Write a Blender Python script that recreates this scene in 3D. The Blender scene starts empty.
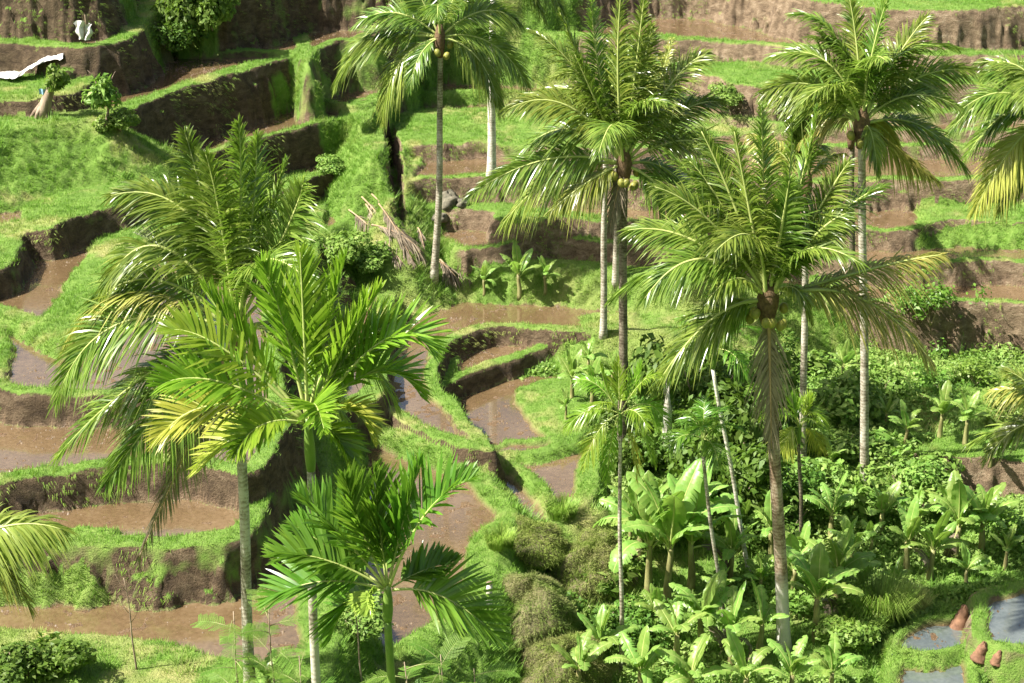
import bpy, math, random
import numpy as np
from mathutils import Vector, Matrix
RN = np.random.default_rng(7); random.seed(7)
scene = bpy.context.scene
COL = scene.collection
# ------------------------------------------------------------------ camera
HC = 30.0; PIT = math.radians(22); FP = 1911.0
cam = bpy.data.objects.new('camera', bpy.data.cameras.new('camera')); COL.objects.link(cam)
cam.location = (0, 0, HC); cam.rotation_euler = (math.radians(90) - PIT, 0, 0)
cam.data.sensor_width = 36; cam.data.lens = 36 * FP / 1024; cam.data.clip_end = 5000; cam.data.clip_start = 0.5
scene.camera = cam
scene.render.resolution_x = 1024; scene.render.resolution_y = 683
cP, sP = math.cos(PIT), math.sin(PIT)
def ray(px, py):
    dx = (px - 512) / FP; dy = (341.5 - py) / FP
    return (dx, cP + dy * sP, -sP + dy * cP)
def at_z(px, py, z):                       # point of height z seen at a pixel
    r = ray(px, py); t = (z - HC) / r[2]
    return (r[0] * t, r[1] * t)
def at_y(px, py, Y):                       # point at distance Y seen at a pixel
    r = ray(px, py); t = Y / r[1]
    return Vector((r[0] * t, Y, HC + r[2] * t))
def pix(x, y, z):
    d = y * cP - (z - HC) * sP; u = y * sP + (z - HC) * cP
    return 512 + FP * x / d, 341.5 - FP * u / d
# ------------------------------------------------------------------ helpers
def tag(o, label=None, cat=None, group=None, kind=None):
    if label: o['label'] = label
    if cat: o['category'] = cat
    if group: o['group'] = group
    if kind: o['kind'] = kind
    return o
def empty(name, loc, label=None, cat=None, group=None, rz=0):
    o = bpy.data.objects.new(name, None); COL.objects.link(o); o.empty_display_size = .2
    o.location = loc; o.rotation_euler = (0, 0, rz)
    return tag(o, label, cat, group)
def mesh_np(name, V, faces_list, mats, smooth=False, matidx=None, attrs=None):
    """faces_list: list of int arrays (n,3) or (n,4)"""
    V = np.asarray(V, np.float32)
    me = bpy.data.meshes.new(name)
    faces_list = [np.asarray(f, np.int32) for f in faces_list if len(f)]
    nl = sum(f.size for f in faces_list); nf = sum(len(f) for f in faces_list)
    me.vertices.add(len(V)); me.vertices.foreach_set('co', V.ravel())
    me.loops.add(nl); me.loops.foreach_set('vertex_index', np.concatenate([f.ravel() for f in faces_list]))
    me.polygons.add(nf)
    tot = np.concatenate([np.full(len(f), f.shape[1], np.int32) for f in faces_list])
    st = np.concatenate([[0], np.cumsum(tot)[:-1]]).astype(np.int32)
    me.polygons.foreach_set('loop_start', st); me.polygons.foreach_set('loop_total', tot)
    if matidx is not None: me.polygons.foreach_set('material_index', np.asarray(matidx, np.int32))
    if smooth: me.polygons.foreach_set('use_smooth', np.ones(nf, bool))
    for m in (mats if isinstance(mats, (list, tuple)) else [mats]): me.materials.append(m)
    if attrs:
        for k, a in attrs.items():
            at = me.attributes.new(k, 'FLOAT', 'POINT'); at.data.foreach_set('value', np.asarray(a, np.float32))
    me.update(calc_edges=True)
    return me
def link(name, me, parent=None, loc=(0, 0, 0), rot=(0, 0, 0), sc=(1, 1, 1)):
    o = bpy.data.objects.new(name, me); COL.objects.link(o); o.parent = parent
    o.location = loc; o.rotation_euler = rot; o.scale = sc
    return o
_lat = {}
def vnoise(x, y, s, seed=0):
    """smooth value noise -1..1"""
    if seed not in _lat: _lat[seed] = np.random.default_rng(seed + 100).uniform(-1, 1, (256, 256)).astype(np.float32)
    L = _lat[seed]; X = np.asarray(x) / s + 57.3; Y = np.asarray(y) / s + 31.7
    xi = np.floor(X).astype(int); yi = np.floor(Y).astype(int); fx = X - xi; fy = Y - yi
    fx = fx * fx * (3 - 2 * fx); fy = fy * fy * (3 - 2 * fy)
    a = L[xi & 255, yi & 255]; b = L[(xi + 1) & 255, yi & 255]; c = L[xi & 255, (yi + 1) & 255]; d = L[(xi + 1) & 255, (yi + 1) & 255]
    return a + (b - a) * fx + (c - a) * fy + (a - b - c + d) * fx * fy
def sdf(poly, X, Y):
    """signed distance, positive inside"""
    P = np.asarray(poly, np.float64); n = len(P)
    d2 = np.full(X.shape, 1e9, np.float32); ins = np.zeros(X.shape, bool)
    for i in range(n):
        ax, ay = P[i]; bx, by = P[(i + 1) % n]
        ex, ey = bx - ax, by - ay; L = ex * ex + ey * ey + 1e-12
        t = np.clip(((X - ax) * ex + (Y - ay) * ey) / L, 0, 1)
        d2 = np.minimum(d2, (X - ax - t * ex) ** 2 + (Y - ay - t * ey) ** 2)
        c = (ay > Y) != (by > Y)
        with np.errstate(divide='ignore', invalid='ignore'):
            ins ^= c & (X < (bx - ax) * (Y - ay) / (by - ay + 1e-12) + ax)
    d = np.sqrt(d2)
    return np.where(ins, d, -d)
def smoothpoly(pts, it=2):
    """round an open polyline"""
    P = [tuple(p) for p in pts]
    for _ in range(it):
        Q = [P[0]]
        for a, b in zip(P[:-1], P[1:]):
            Q.append((a[0] * .75 + b[0] * .25, a[1] * .75 + b[1] * .25)); Q.append((a[0] * .25 + b[0] * .75, a[1] * .25 + b[1] * .75))
        Q.append(P[-1]); P = Q
    return P
# ------------------------------------------------------------------ materials
def newmat(name):
    m = bpy.data.materials.new(name); m.use_nodes = True
    nt = m.node_tree; nt.nodes.clear()
    return m, nt, nt.nodes, nt.links
def ramp(N, stops, interp='LINEAR'):
    r = N.new('ShaderNodeValToRGB'); r.color_ramp.interpolation = interp
    e = r.color_ramp.elements
    while len(e) < len(stops): e.new(.5)
    for el, (p, c) in zip(e, stops): el.position = p; el.color = (*c, 1)
    return r
def noise(N, L, scale, detail=4, vec=None, rough=.55, dist=0):
    n = N.new('ShaderNodeTexNoise'); n.inputs['Scale'].default_value = scale; n.inputs['Detail'].default_value = detail
    n.inputs['Roughness'].default_value = rough; n.inputs['Distortion'].default_value = dist
    if vec is not None: L.new(vec, n.inputs['Vector'])
    return n
def mixc(N, L, fac, a, b, mode='MIX'):
    m = N.new('ShaderNodeMix'); m.data_type = 'RGBA'; m.blend_type = mode
    for s, v in ((0, fac), (6, a), (7, b)):
        if isinstance(v, (int, float)): m.inputs[s].default_value = v
        elif isinstance(v, tuple): m.inputs[s].default_value = (*v, 1)
        else: L.new(v, m.inputs[s])
    return m.outputs[2]
def mathn(N, L, op, a, b=None, clamp=False):
    m = N.new('ShaderNodeMath'); m.operation = op; m.use_clamp = clamp
    for i, v in enumerate((a, b)):
        if v is None: continue
        if isinstance(v, (int, float)): m.inputs[i].default_value = v
        else: L.new(v, m.inputs[i])
    return m.outputs[0]
def attr(N, name):
    a = N.new('ShaderNodeAttribute'); a.attribute_name = name; return a.outputs['Fac']
def leafmat(name, dark, light, trans=.35, rough=.42, spec=.5, objvar=.25, stripe=None):
    m, nt, N, L = newmat(name)
    out = N.new('ShaderNodeOutputMaterial'); pr = N.new('ShaderNodeBsdfPrincipled'); tr = N.new('ShaderNodeBsdfTranslucent'); mx = N.new('ShaderNodeMixShader')
    geo = N.new('ShaderNodeNewGeometry'); tc = N.new('ShaderNodeTexCoord')
    n1 = noise(N, L, 2.3, 3, geo.outputs['Position'])
    c = ramp(N, [(.3, dark), (.7, light)]); L.new(n1.outputs[0], c.inputs[0])
    at = attr(N, 'tint')
    col = mixc(N, L, mathn(N, L, 'MULTIPLY', at, 1.0, True), c.outputs[0], stripe or (.30, .26, .045))
    oi = N.new('ShaderNodeObjectInfo')
    hsv = N.new('ShaderNodeHueSaturation'); L.new(col, hsv.inputs['Color'])
    L.new(mathn(N, L, 'ADD', mathn(N, L, 'MULTIPLY', oi.outputs['Random'], objvar * 2), 1 - objvar), hsv.inputs['Value'])
    L.new(mathn(N, L, 'ADD', mathn(N, L, 'MULTIPLY', oi.outputs['Random'], .03), .485), hsv.inputs['Hue'])
    L.new(hsv.outputs[0], pr.inputs['Base Color'])
    pr.inputs['Roughness'].default_value = rough; pr.inputs['Specular IOR Level'].default_value = spec
    br = mixc(N, L, .4, hsv.outputs[0], (.22, .42, .02)) 
    L.new(br, tr.inputs['Color'])
    mx.inputs[0].default_value = trans
    L.new(pr.outputs[0], mx.inputs[1]); L.new(tr.outputs[0], mx.inputs[2]); L.new(mx.outputs[0], out.inputs[0])
    return m
def plainmat(name, c1, c2, scale=8, rough=.8, bump=.3, zstretch=1, spec=.3, detail=5):
    m, nt, N, L = newmat(name)
    out = N.new('ShaderNodeOutputMaterial'); pr = N.new('ShaderNodeBsdfPrincipled')
    geo = N.new('ShaderNodeNewGeometry'); mp = N.new('ShaderNodeMapping'); mp.inputs['Scale'].default_value = (1, 1, zstretch)
    L.new(geo.outputs['Position'], mp.inputs[0])
    n1 = noise(N, L, scale, detail, mp.outputs[0], .62)
    c = ramp(N, [(.32, c1), (.68, c2)]); L.new(n1.outputs[0], c.inputs[0]); L.new(c.outputs[0], pr.inputs['Base Color'])
    pr.inputs['Roughness'].default_value = rough; pr.inputs['Specular IOR Level'].default_value = spec
    b = N.new('ShaderNodeBump'); b.inputs['Strength'].default_value = bump; b.inputs['Distance'].default_value = .05
    L.new(n1.outputs[0], b.inputs['Height']); L.new(b.outputs[0], pr.inputs['Normal']); L.new(pr.outputs[0], out.inputs[0])
    return m
def mat_terrain():
    m, nt, N, L = newmat('terrace_ground')
    out = N.new('ShaderNodeOutputMaterial'); pr = N.new('ShaderNodeBsdfPrincipled')
    geo = N.new('ShaderNodeNewGeometry'); pos = geo.outputs['Position']
    sx = N.new('ShaderNodeSeparateXYZ'); L.new(geo.outputs['Normal'], sx.inputs[0])
    nb = noise(N, L, .8, 5, pos); nm = noise(N, L, 4, 5, pos, .65); nf = noise(N, L, 18, 4, pos, .7)
    # grass colour
    g = ramp(N, [(.3, (.08, .15, .022)), (.5, (.135, .24, .035)), (.72, (.22, .31, .07))]); L.new(mixf(N, L, nb.outputs[0], nm.outputs[0]), g.inputs[0])
    g2 = mixc(N, L, mathn(N, L, 'MULTIPLY', attr(N, 'dry'), 1.0, True), g.outputs[0], (.36, .33, .13))
    # bare soil on the risers: horizontal bands and pockets
    mp = N.new('ShaderNodeMapping'); mp.inputs['Scale'].default_value = (.8, .8, 1.5); L.new(pos, mp.inputs[0])
    ns = noise(N, L, 2.2, 7, mp.outputs[0], .68, .4)
    s = ramp(N, [(.33, (.055, .038, .024)), (.44, (.15, .105, .065)), (.53, (.26, .19, .12)), (.66, (.46, .37, .26))]); L.new(mathn(N, L, 'ADD', mathn(N, L, 'MULTIPLY', ns.outputs[0], .62), mathn(N, L, 'MULTIPLY', mixf(N, L, nf.outputs[0], noise(N, L, 45, 3, pos, .7).outputs[0]), .38)), s.inputs[0])
    sdk = mixc(N, L, mathn(N, L, 'MULTIPLY', attr(N, 'dark_soil'), 1.0, True), s.outputs[0], mixc(N, L, 1.0, s.outputs[0], (.42, .40, .36), 'MULTIPLY'))
    # mud
    mu = ramp(N, [(.32, (.09, .054, .027)), (.5, (.165, .105, .057)), (.68, (.26, .18, .11))]); L.new(mixf(N, L, nm.outputs[0], nf.outputs[0]), mu.inputs[0])
    steep = mathn(N, L, 'SUBTRACT', .80, mathn(N, L, 'ADD', sx.outputs[2], mathn(N, L, 'MULTIPLY', mathn(N, L, 'SUBTRACT', nm.outputs[0], .5), .5)))
    steep = mathn(N, L, 'MULTIPLY', steep, 7, True)
    gw = mathn(N, L, 'MULTIPLY', mathn(N, L, 'SUBTRACT', mathn(N, L, 'ADD', attr(N, 'gw'), mathn(N, L, 'MULTIPLY', mathn(N, L, 'SUBTRACT', nb.outputs[0], .5), 1.0)), .42), 6, True)
    steep = mathn(N, L, 'MULTIPLY', steep, mathn(N, L, 'SUBTRACT', 1.0, gw))
    bare = mathn(N, L, 'MAXIMUM', steep, mathn(N, L, 'MULTIPLY', attr(N, 'bare'), 1.0, True))
    c = mixc(N, L, bare, g2, sdk)
    mudf = attr(N, 'mud')
    c = mixc(N, L, mathn(N, L, 'MULTIPLY', mudf, 1.0, True), c, mu.outputs[0])
    L.new(c, pr.inputs['Base Color'])
    ro = N.new('ShaderNodeMapRange'); L.new(mudf, ro.inputs[0]); ro.inputs[3].default_value = .9; ro.inputs[4].default_value = .30
    L.new(ro.outputs[0], pr.inputs['Roughness']); pr.inputs['Specular IOR Level'].default_value = .3
    b = N.new('ShaderNodeBump'); b.inputs['Strength'].default_value = 1.0; b.inputs['Distance'].default_value = .22
    L.new(mixf(N, L, ns.outputs[0], nf.outputs[0]), b.inputs['Height']); L.new(b.outputs[0], pr.inputs['Normal'])
    L.new(pr.outputs[0], out.inputs[0])
    return m
def mixf(N, L, a, b):
    return mathn(N, L, 'MULTIPLY', mathn(N, L, 'ADD', a, b), .5)
def mat_water(name='muddy_water', cols=((.065, .042, .020), (.115, .076, .038), (.18, .125, .07)), alg=.5):
    m, nt, N, L = newmat(name)
    out = N.new('ShaderNodeOutputMaterial'); pr = N.new('ShaderNodeBsdfPrincipled')
    geo = N.new('ShaderNodeNewGeometry'); pos = geo.outputs['Position']
    nb = noise(N, L, .35, 4, pos); nf = noise(N, L, 7, 5, pos, .7)
    c = ramp(N, [(.3, cols[0]), (.5, cols[1]), (.7, cols[2])]); L.new(mixf(N, L, nb.outputs[0], nf.outputs[0]), c.inputs[0])
    mp = N.new('ShaderNodeMapping'); mp.inputs['Scale'].default_value = (1, 1.6, 1); L.new(pos, mp.inputs[0])
    sp = noise(N, L, 3.0, 6, mp.outputs[0], .8)
    al = mathn(N, L, 'MULTIPLY', mathn(N, L, 'SUBTRACT', sp.outputs[0], .58), 6, True)
    col = mixc(N, L, mathn(N, L, 'MULTIPLY', al, alg), c.outputs[0], (.13, .12, .03))
    L.new(col, pr.inputs['Base Color'])
    rr = N.new('ShaderNodeMapRange'); L.new(nf.outputs[0], rr.inputs[0]); rr.inputs[1].default_value = .35; rr.inputs[2].default_value = .65; rr.inputs[3].default_value = .03; rr.inputs[4].default_value = .14
    L.new(rr.outputs[0], pr.inputs['Roughness']); pr.inputs['Specular IOR Level'].default_value = .8; pr.inputs['Coat Weight'].default_value = .7; pr.inputs['Coat Roughness'].default_value = .04; pr.inputs['Coat IOR'].default_value = 1.45
    b = N.new('ShaderNodeBump'); b.inputs['Strength'].default_value = .12; b.inputs['Distance'].default_value = .02
    L.new(nf.outputs[0], b.inputs['Height']); L.new(b.outputs[0], pr.inputs['Normal'])
    L.new(pr.outputs[0], out.inputs[0])
    return m
M = {}
M['ground'] = mat_terrain(); M['water'] = mat_water(); M['clear'] = mat_water('sky_toned_water', ((.05, .058, .05), (.09, .105, .10), (.14, .155, .15)), .6)  # second water, for the pools: sky reflection put into the base colour
M['grass'] = leafmat('grass_blade', (.10, .215, .022), (.22, .385, .055), .32, .55, .3, 0, (.46, .44, .16))
# ------------------------------------------------------------------ light
world = bpy.data.worlds.new('World'); scene.world = world; world.use_nodes = True
nt = world.node_tree; nt.nodes.clear()
sky = nt.nodes.new('ShaderNodeTexSky'); sky.sky_type = 'NISHITA'; sky.sun_disc = False
SUN_EL = math.radians(52); sd = Vector((-.97, -.22, 0)).normalized()        # direction towards the sun (left, a little towards the viewer)
sky.sun_elevation = SUN_EL; sky.sun_rotation = math.atan2(sd.x, sd.y)
sky.air_density = 1.0; sky.dust_density = 4.0; sky.ozone_density = .4
bg = nt.nodes.new('ShaderNodeBackground'); bg.inputs[1].default_value = .062
wo = nt.nodes.new('ShaderNodeOutputWorld'); nt.links.new(sky.outputs[0], bg.inputs[0]); nt.links.new(bg.outputs[0], wo.inputs[0])
sun = bpy.data.objects.new('sun', bpy.data.lights.new('sun', 'SUN')); COL.objects.link(sun)
sun.data.energy = 5.0; sun.data.angle = math.radians(.5); sun.data.color = (1, .95, .86)
S = Vector((sd.x * math.cos(SUN_EL), sd.y * math.cos(SUN_EL), math.sin(SUN_EL)))
sun.rotation_euler = S.to_track_quat('Z', 'Y').to_euler(); sun.location = (-20, 20, 60)
scene.render.engine = 'CYCLES'
scene.view_settings.view_transform = 'Standard'; scene.view_settings.look = 'None'; scene.view_settings.gamma = 1
scene.view_settings.exposure = 1.52
scene.cycles.max_bounces = 6; scene.cycles.transparent_max_bounces = 6

# ------------------------------------------------------------------ terraces
# name, height, riser steepness, bund width (m) or None for an all-grass bench, grassy riser 0..1, side, edge in pixels at that height
LAYERS = [
 ('LA', 14.5, 3, .5, .1, 'L', [(-60,-25),(0,-25),(60,-24),(90,-28),(110,-38),(122,-58)]),
 ('LT', 13.0, 4, .5, .35, 'M', [(150,-60),(165,-20),(190,-12),(240,-14),(290,-30),(330,-33),(350,-33),(400,-34)]),
 ('LB', 12.0, 4, .85, .15, 'L', [(-60,44),(0,43),(40,45),(80,49),(110,46),(132,38),(143,26),(150,17),(160,13),(161,2),(156,-12)]),
 ('LC2', 11.1, 3.5, None, .3, 'L', [(60,76),(88,70),(115,65),(138,57),(143,50),(146,30)]),
 ('LC', 10.75, 4, None, .2, 'L', [(-60,108),(0,102),(40,101),(70,95),(92,89),(100,78),(110,60)]),
 ('LE', 10.28, 5, .45, .5, 'M', [(178,51),(230,52),(270,52),(298,52),(306,66),(308,66),(309,58),(318,48),(335,42),(358,41),(375,42),(405,36)]),
 ('LD', 10.13, 5, .8, .18, 'L', [(-60,140),(0,130),(60,119),(100,114),(122,113),(133,111),(150,101),(180,89),(215,79),(250,69),(285,59),(297,56),(303,64),(306,66),(310,40)]),
 ('LDs', 10.12, .8, None, 1, 'L', [(-60,146),(0,136),(60,125),(100,120),(114,119),(112,117)]),
 ('LF', 8.24, 4, .4, 1, 'L', [(220,104),(260,103),(298,97),(318,101),(340,105),(352,108),(368,104),(380,98),(388,90),(395,70)]),
 ('LG', 8.02, 5, .5, .2, 'L', [(60,175),(150,166),(175,162),(215,152),(255,141),(290,130),(320,122),(338,119),(352,120),(364,128),(374,110),(378,95)]),
 ('LJ', 8.11, 3.5, 1.5, .3, 'L', [(-60,285),(-5,272),(8,262),(17,240),(23,231),(45,233),(55,229),(72,222),(100,214),(132,206),(142,198),(150,180)]),
 ('LH', 6.47, 5, .6, .2, 'L', [(170,215),(230,212),(280,196),(310,182),(330,172),(350,165),(362,162),(368,158),(376,150),(382,120)]),
 ('LI', 5.4, 1.5, .4, 1, 'L', [(200,262),(260,262),(297,252),(322,236),(347,220),(366,207),(380,200),(394,202),(400,215),(398,190),(390,150),(385,110)]),
 ('LK', 7.3, 1.6, .8, .6, 'L', [(-60,320),(0,316),(18,320),(40,334),(66,347),(85,338),(105,312),(128,278),(150,245),(190,232),(230,225)]),
 ('LL', 7.1, 5, .6, .12, 'L', [(-60,385),(0,390),(20,394),(60,396),(110,398),(160,400),(195,385),(206,340),(196,280),(186,240),(190,215)]),
 ('LM', 6.3, 5, .6, .12, 'L', [(-60,492),(0,484),(40,477),(80,471),(120,466),(160,463),(210,469),(255,480),(284,445),(284,350),(278,290),(284,225)]),
 ('LN', 5.47, 3.5, .9, .45, 'L', [(-60,560),(0,546),(60,544),(120,548),(200,546),(240,543),(262,532),(280,490),(294,440),(298,360),(300,300)]),
 ('LNs', 5.4, 1.5, None, 1, 'L', [(-60,558),(0,544),(60,542),(95,546),(112,530)]),
 ('LNb', 4.7, 2.5, None, .25, 'L', [(-60,575),(0,574),(60,573),(100,574),(150,580),(200,574),(245,570),(268,556)]),
 ('LO', 4.2, 2.0, .9, 1, 'L', [(-60,688),(0,690),(120,694),(210,698),(300,694),(335,676),(345,640),(340,600),(325,550),(325,460),(335,400),(335,320)]),
 ('GR', 7.5, 1.1, None, 1, 'P', [(350,128),(368,121),(383,126),(386,150),(378,162),(364,150)]),
 ('GS', 6.3, 1.1, None, 1, 'P', [(370,168),(384,160),(392,178),(394,204),(384,210),(373,192)]),
 ('LR', 3.65, 5, .8, .35, 'L', [(200,520),(330,425),(358,408),(378,400),(386,392),(385,365),(388,335),(393,306),(392,292),(382,287),(372,286),(368,270)]),
 ('R0', 11.2, 3.0, .6, .12, 'R', [(350,-10),(420,-6),(480,-4),(560,-6),(640,-20),(700,-22),(760,-12),(800,2),(850,8),(900,12),(960,13),(1040,9),(1110,8)]),
 ('R1', 9.5, 2.2, .7, .12, 'R', [(378,36),(400,33),(460,31),(520,33),(580,36),(640,40),(700,41),(760,46),(850,52),(930,55),(1110,57)]),
 ('R1b', 8.6, 3.5, None, 0, 'R', [(600,62),(640,68),(700,74),(730,84),(765,88),(800,86),(860,84),(960,86),(1110,84)]),
 ('R2', 7.65, 4, .6, .5, 'R', [(368,74),(400,71),(450,70),(520,66),(600,72),(700,90),(780,108),(860,111),(960,113),(1110,114)]),
 ('R3', 7.3, 5, .5, .5, 'R', [(378,100),(400,96),(450,93),(520,93),(600,100),(700,116),(800,126),(900,130),(1110,134)]),
 ('R4', 6.87, 5, .5, .4, 'R', [(386,150),(420,147),(460,146),(500,147),(560,148),(700,148),(860,146),(960,147),(1110,146)]),
 ('R5', 6.45, 4.5, .55, .15, 'R', [(397,190),(410,183),(430,180),(460,178),(500,178),(560,178),(650,180),(760,182),(860,182),(890,181),(960,180),(1110,178)]),
 ('R6', 5.4, 3.0, .38, .3, 'R', [(402,225),(416,214),(440,210),(480,210),(497,212),(500,222),(520,225),(600,220),(700,224),(800,228),(870,229),(920,230),(938,222),(975,222),(1110,222)]),
 ('R6s', 5.36, .75, None, 1, 'R', [(925,222),(935,222),(960,222),(1020,223),(1110,222)]),
 ('R7', 4.75, 5, .38, .15, 'R', [(408,246),(430,240),(445,238),(455,250),(500,248),(520,241),(560,240),(600,242),(667,246),(760,254),(840,261),(890,265),(960,263),(1110,262)]),
 ('R8', 4.0, 1.15, .9, .9, 'R', [(402,258),(420,262),(440,264),(480,268),(520,269),(600,271),(670,276),(740,286),(800,294),(835,296),(838,280),(838,255)]),
 ('R8b', 4.0, 6, .38, .1, 'R', [(835,285),(845,300),(900,303),(960,303),(1110,305)]),
 ('C1', 3.0, 5, .55, .3, 'C', [(345,400),(380,409),(405,423),(430,435),(450,442),(470,452),(492,452),(497,449),(484,437),(468,427),(461,412),(456,398),(448,394),(441,390),(439,372),(440,356),(446,344),(465,334),(490,327),(520,325),(545,328),(560,330),(575,331),(600,334),(625,330),(640,310),(640,280)]),
 ('C1s', 2.95, .7, None, 1, 'P', [(585,315),(592,333),(620,338),(700,345),(740,330),(740,300)]),
 ('C6', 2.72, 4, .35, 1, 'P', [(340,432),(372,430),(400,436),(420,444),(440,452),(458,458),(458,448),(440,435),(410,410),(380,390),(340,390)]),
 ('C2', 2.39, 5, .5, .12, 'C', [(440,392),(448,388),(462,378),(480,369),(500,361),(515,359),(540,350),(562,343),(585,338),(610,345),(620,330)]),
 ('C7', 2.35, 1.2, .8, 1, 'C', [(250,705),(350,680),(400,668),(445,640),(478,606),(492,575),(500,545),(522,514),(506,492),(484,469),(462,457),(452,448),(440,438),(410,410),(385,385)]),
 ('C3', 1.87, 2, .55, .9, 'C', [(440,460),(470,462),(500,458),(535,456),(558,450),(580,440),(592,410),(585,380),(600,362),(640,350),(650,330)]),
 ('C8', 1.8, 3, .35, 1, 'P', [(480,452),(502,463),(525,475),(543,487),(550,503),(560,517),(585,517),(600,495),(602,460),(600,425),(560,436),(535,440),(500,440)]),
 ('VW', 2.3, 2.5, None, .1, 'P', [(925,470),(938,462),(960,455),(1030,460),(1110,456),(1110,425),(1000,422),(940,432),(920,450)]),
 ('VA', 1.25, 2.5, .4, .5, 'P', [(974,600),(985,590),(1020,582),(1110,575),(1110,655),(1040,655),(995,650),(978,640)]),
 ('VB', .85, 2.5, .3, .7, 'P', [(893,650),(900,632),(925,622),(968,612),(984,622),(980,648),(955,655),(925,658)]),
 ('VC', .6, 2.0, .35, 1, 'P', [(880,700),(888,672),(905,655),(960,655),(982,662),(985,690),(975,740),(890,760)]),
 ('C9', 1.62, 1.2, .28, 1, 'P', [(478,458),(490,482),(508,502),(525,516),(548,526),(590,526),(612,512),(600,508),(556,510),(546,496),(530,482),(508,468),(492,458)]),
]
# pixel polygons kept as grass although they lie on a muddy bench: layer, polygon
GRASSP = [('LK', [(35,345),(52,300),(70,275),(98,240),(125,222),(160,215),(260,230),(150,380),(90,370)]),
          ('LK', [(-70,312),(0,305),(14,308),(34,330),(20,400),(-70,400)]),
          ('LL', [(-70,405),(-70,300),(8,320),(18,345),(5,375),(0,390),(0,405)]),
          ('LJ', [(40,185),(75,180),(110,165),(160,160),(160,240),(20,280),(-10,280),(12,230)]),
          ('R4', [(380,104),(400,108),(460,109),(530,107),(700,105),(860,112),(860,128),(530,148),(530,162),(380,162)]),
          ('R0', [(300,-60),(1200,-60),(1200,40),(300,40)]),
          ('LO', [(-70,628),(0,627),(60,629),(130,633),(180,643),(212,655),(262,662),(330,660),(330,720),(-70,720)]),
          ('C9', [(548,470),(630,470),(630,540),(548,540)]),
          ('C3', [(515,385),(530,382),(545,376),(640,376),(640,480),(560,470),(545,442),(530,420),(517,400)]),
          ('VA', [(-1,-1),(-2,-1),(-2,-2)]), ('C3', [(562,352),(600,340),(700,340),(700,380),(562,380)]),
          ('C8', [(575,455),(640,420),(640,540),(578,520),(580,490)]),
          ('R6', [(425,205),(520,205),(600,215),(600,232),(425,232)]),
          ('R8', [(400,262),(660,268),(660,330),(400,330)]),
          ('LG', [(338,104),(380,90),(390,140),(335,140)]),
          ('R3', [(368,80),(385,84),(400,104),(380,110)]),
          ]
# grassy patches on risers: px, py, z, radius m
GWALL = [(290,80,9.5,.8),(304,78,9.2,.8),(350,135,7.3,1.6),(165,40,11,2.2),(185,45,10.5,1.6),(420,195,6.8,1.5),(405,230,5.5,2),(430,85,8,1.5),
         (935,238,5.2,.8),(965,238,5.2,.9),(995,238,5.2,.9),(1025,238,5.2,.9),(455,50,8.6,3.5),(540,45,8.8,2.2),(480,5,11,4),(380,240,4.8,3),(350,180,5.5,.6),(385,150,7,1.4)]
XS = np.concatenate([-30 - np.geomspace(1.2, 470, 26)[::-1], np.arange(-30, 30.001, .085), 30 + np.geomspace(1.2, 470, 26)])
YS = np.concatenate([np.linspace(-40, 36, 40), np.arange(38, 99.0, .085), 99 + np.geomspace(.6, 900, 34)])
GX, GY = np.meshgrid(XS, YS); NXg, NYg = len(XS), len(YS)
fine = (np.abs(GX) < 30.5) & (GY > 37) & (GY < 99.5)
wx = GX + .10 * vnoise(GX, GY, .9, 1) + .22 * vnoise(GX, GY, 2.7, 2) + .035 * vnoise(GX, GY, .3, 3)
wy = GY + .10 * vnoise(GX, GY, .9, 4) + .22 * vnoise(GX, GY, 2.7, 5) + .035 * vnoise(GX, GY, .3, 6)
def base_ground(X, Y):
    v = .2 + (Y - 49) * .085 + np.clip((X - 6) / 4, 0, 1) * np.clip((Y - 60) / 8, 0, 1) * .3
    v = v + .35 * vnoise(X, Y, 6, 11) + .15 * vnoise(X, Y, 1.7, 12)
    near = 4.0 + (40 - Y) * .55
    left = np.clip((-1.0 - X) / 4, 0, 1) * np.clip((50 - Y) / 4, 0, 1)
    v = np.where(Y > 48, np.minimum(v, 1.95), v)
    v = np.maximum(v, -1.2) 
    nearv = (40 - Y) * .62 + .5
    v = np.where(Y < 44, np.maximum(v, nearv), v)
    v = v * (1 - left) + np.maximum(v, 1.5) * left
    far = 11.5 + (Y - 96) * .16
    v = np.maximum(v, np.where(Y > 96, np.minimum(far, 75 + 10 * vnoise(X, Y, 90, 13)), -9))
    return v
Z = base_ground(GX, GY).astype(np.float64)
MUD = np.zeros(Z.shape, np.float32); GW = np.full(Z.shape, 1.0, np.float32); TOP = np.full(Z.shape, -1, int); WET = []
BARE = np.zeros(Z.shape, np.float32); DARK_SOIL = np.zeros(Z.shape, np.float32); DRY = np.zeros(Z.shape, np.float32)
pocket = vnoise(GX, GY, .7, 21) * .5 + vnoise(GX, GY, .25, 22) * .3
LZ = {}
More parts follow.
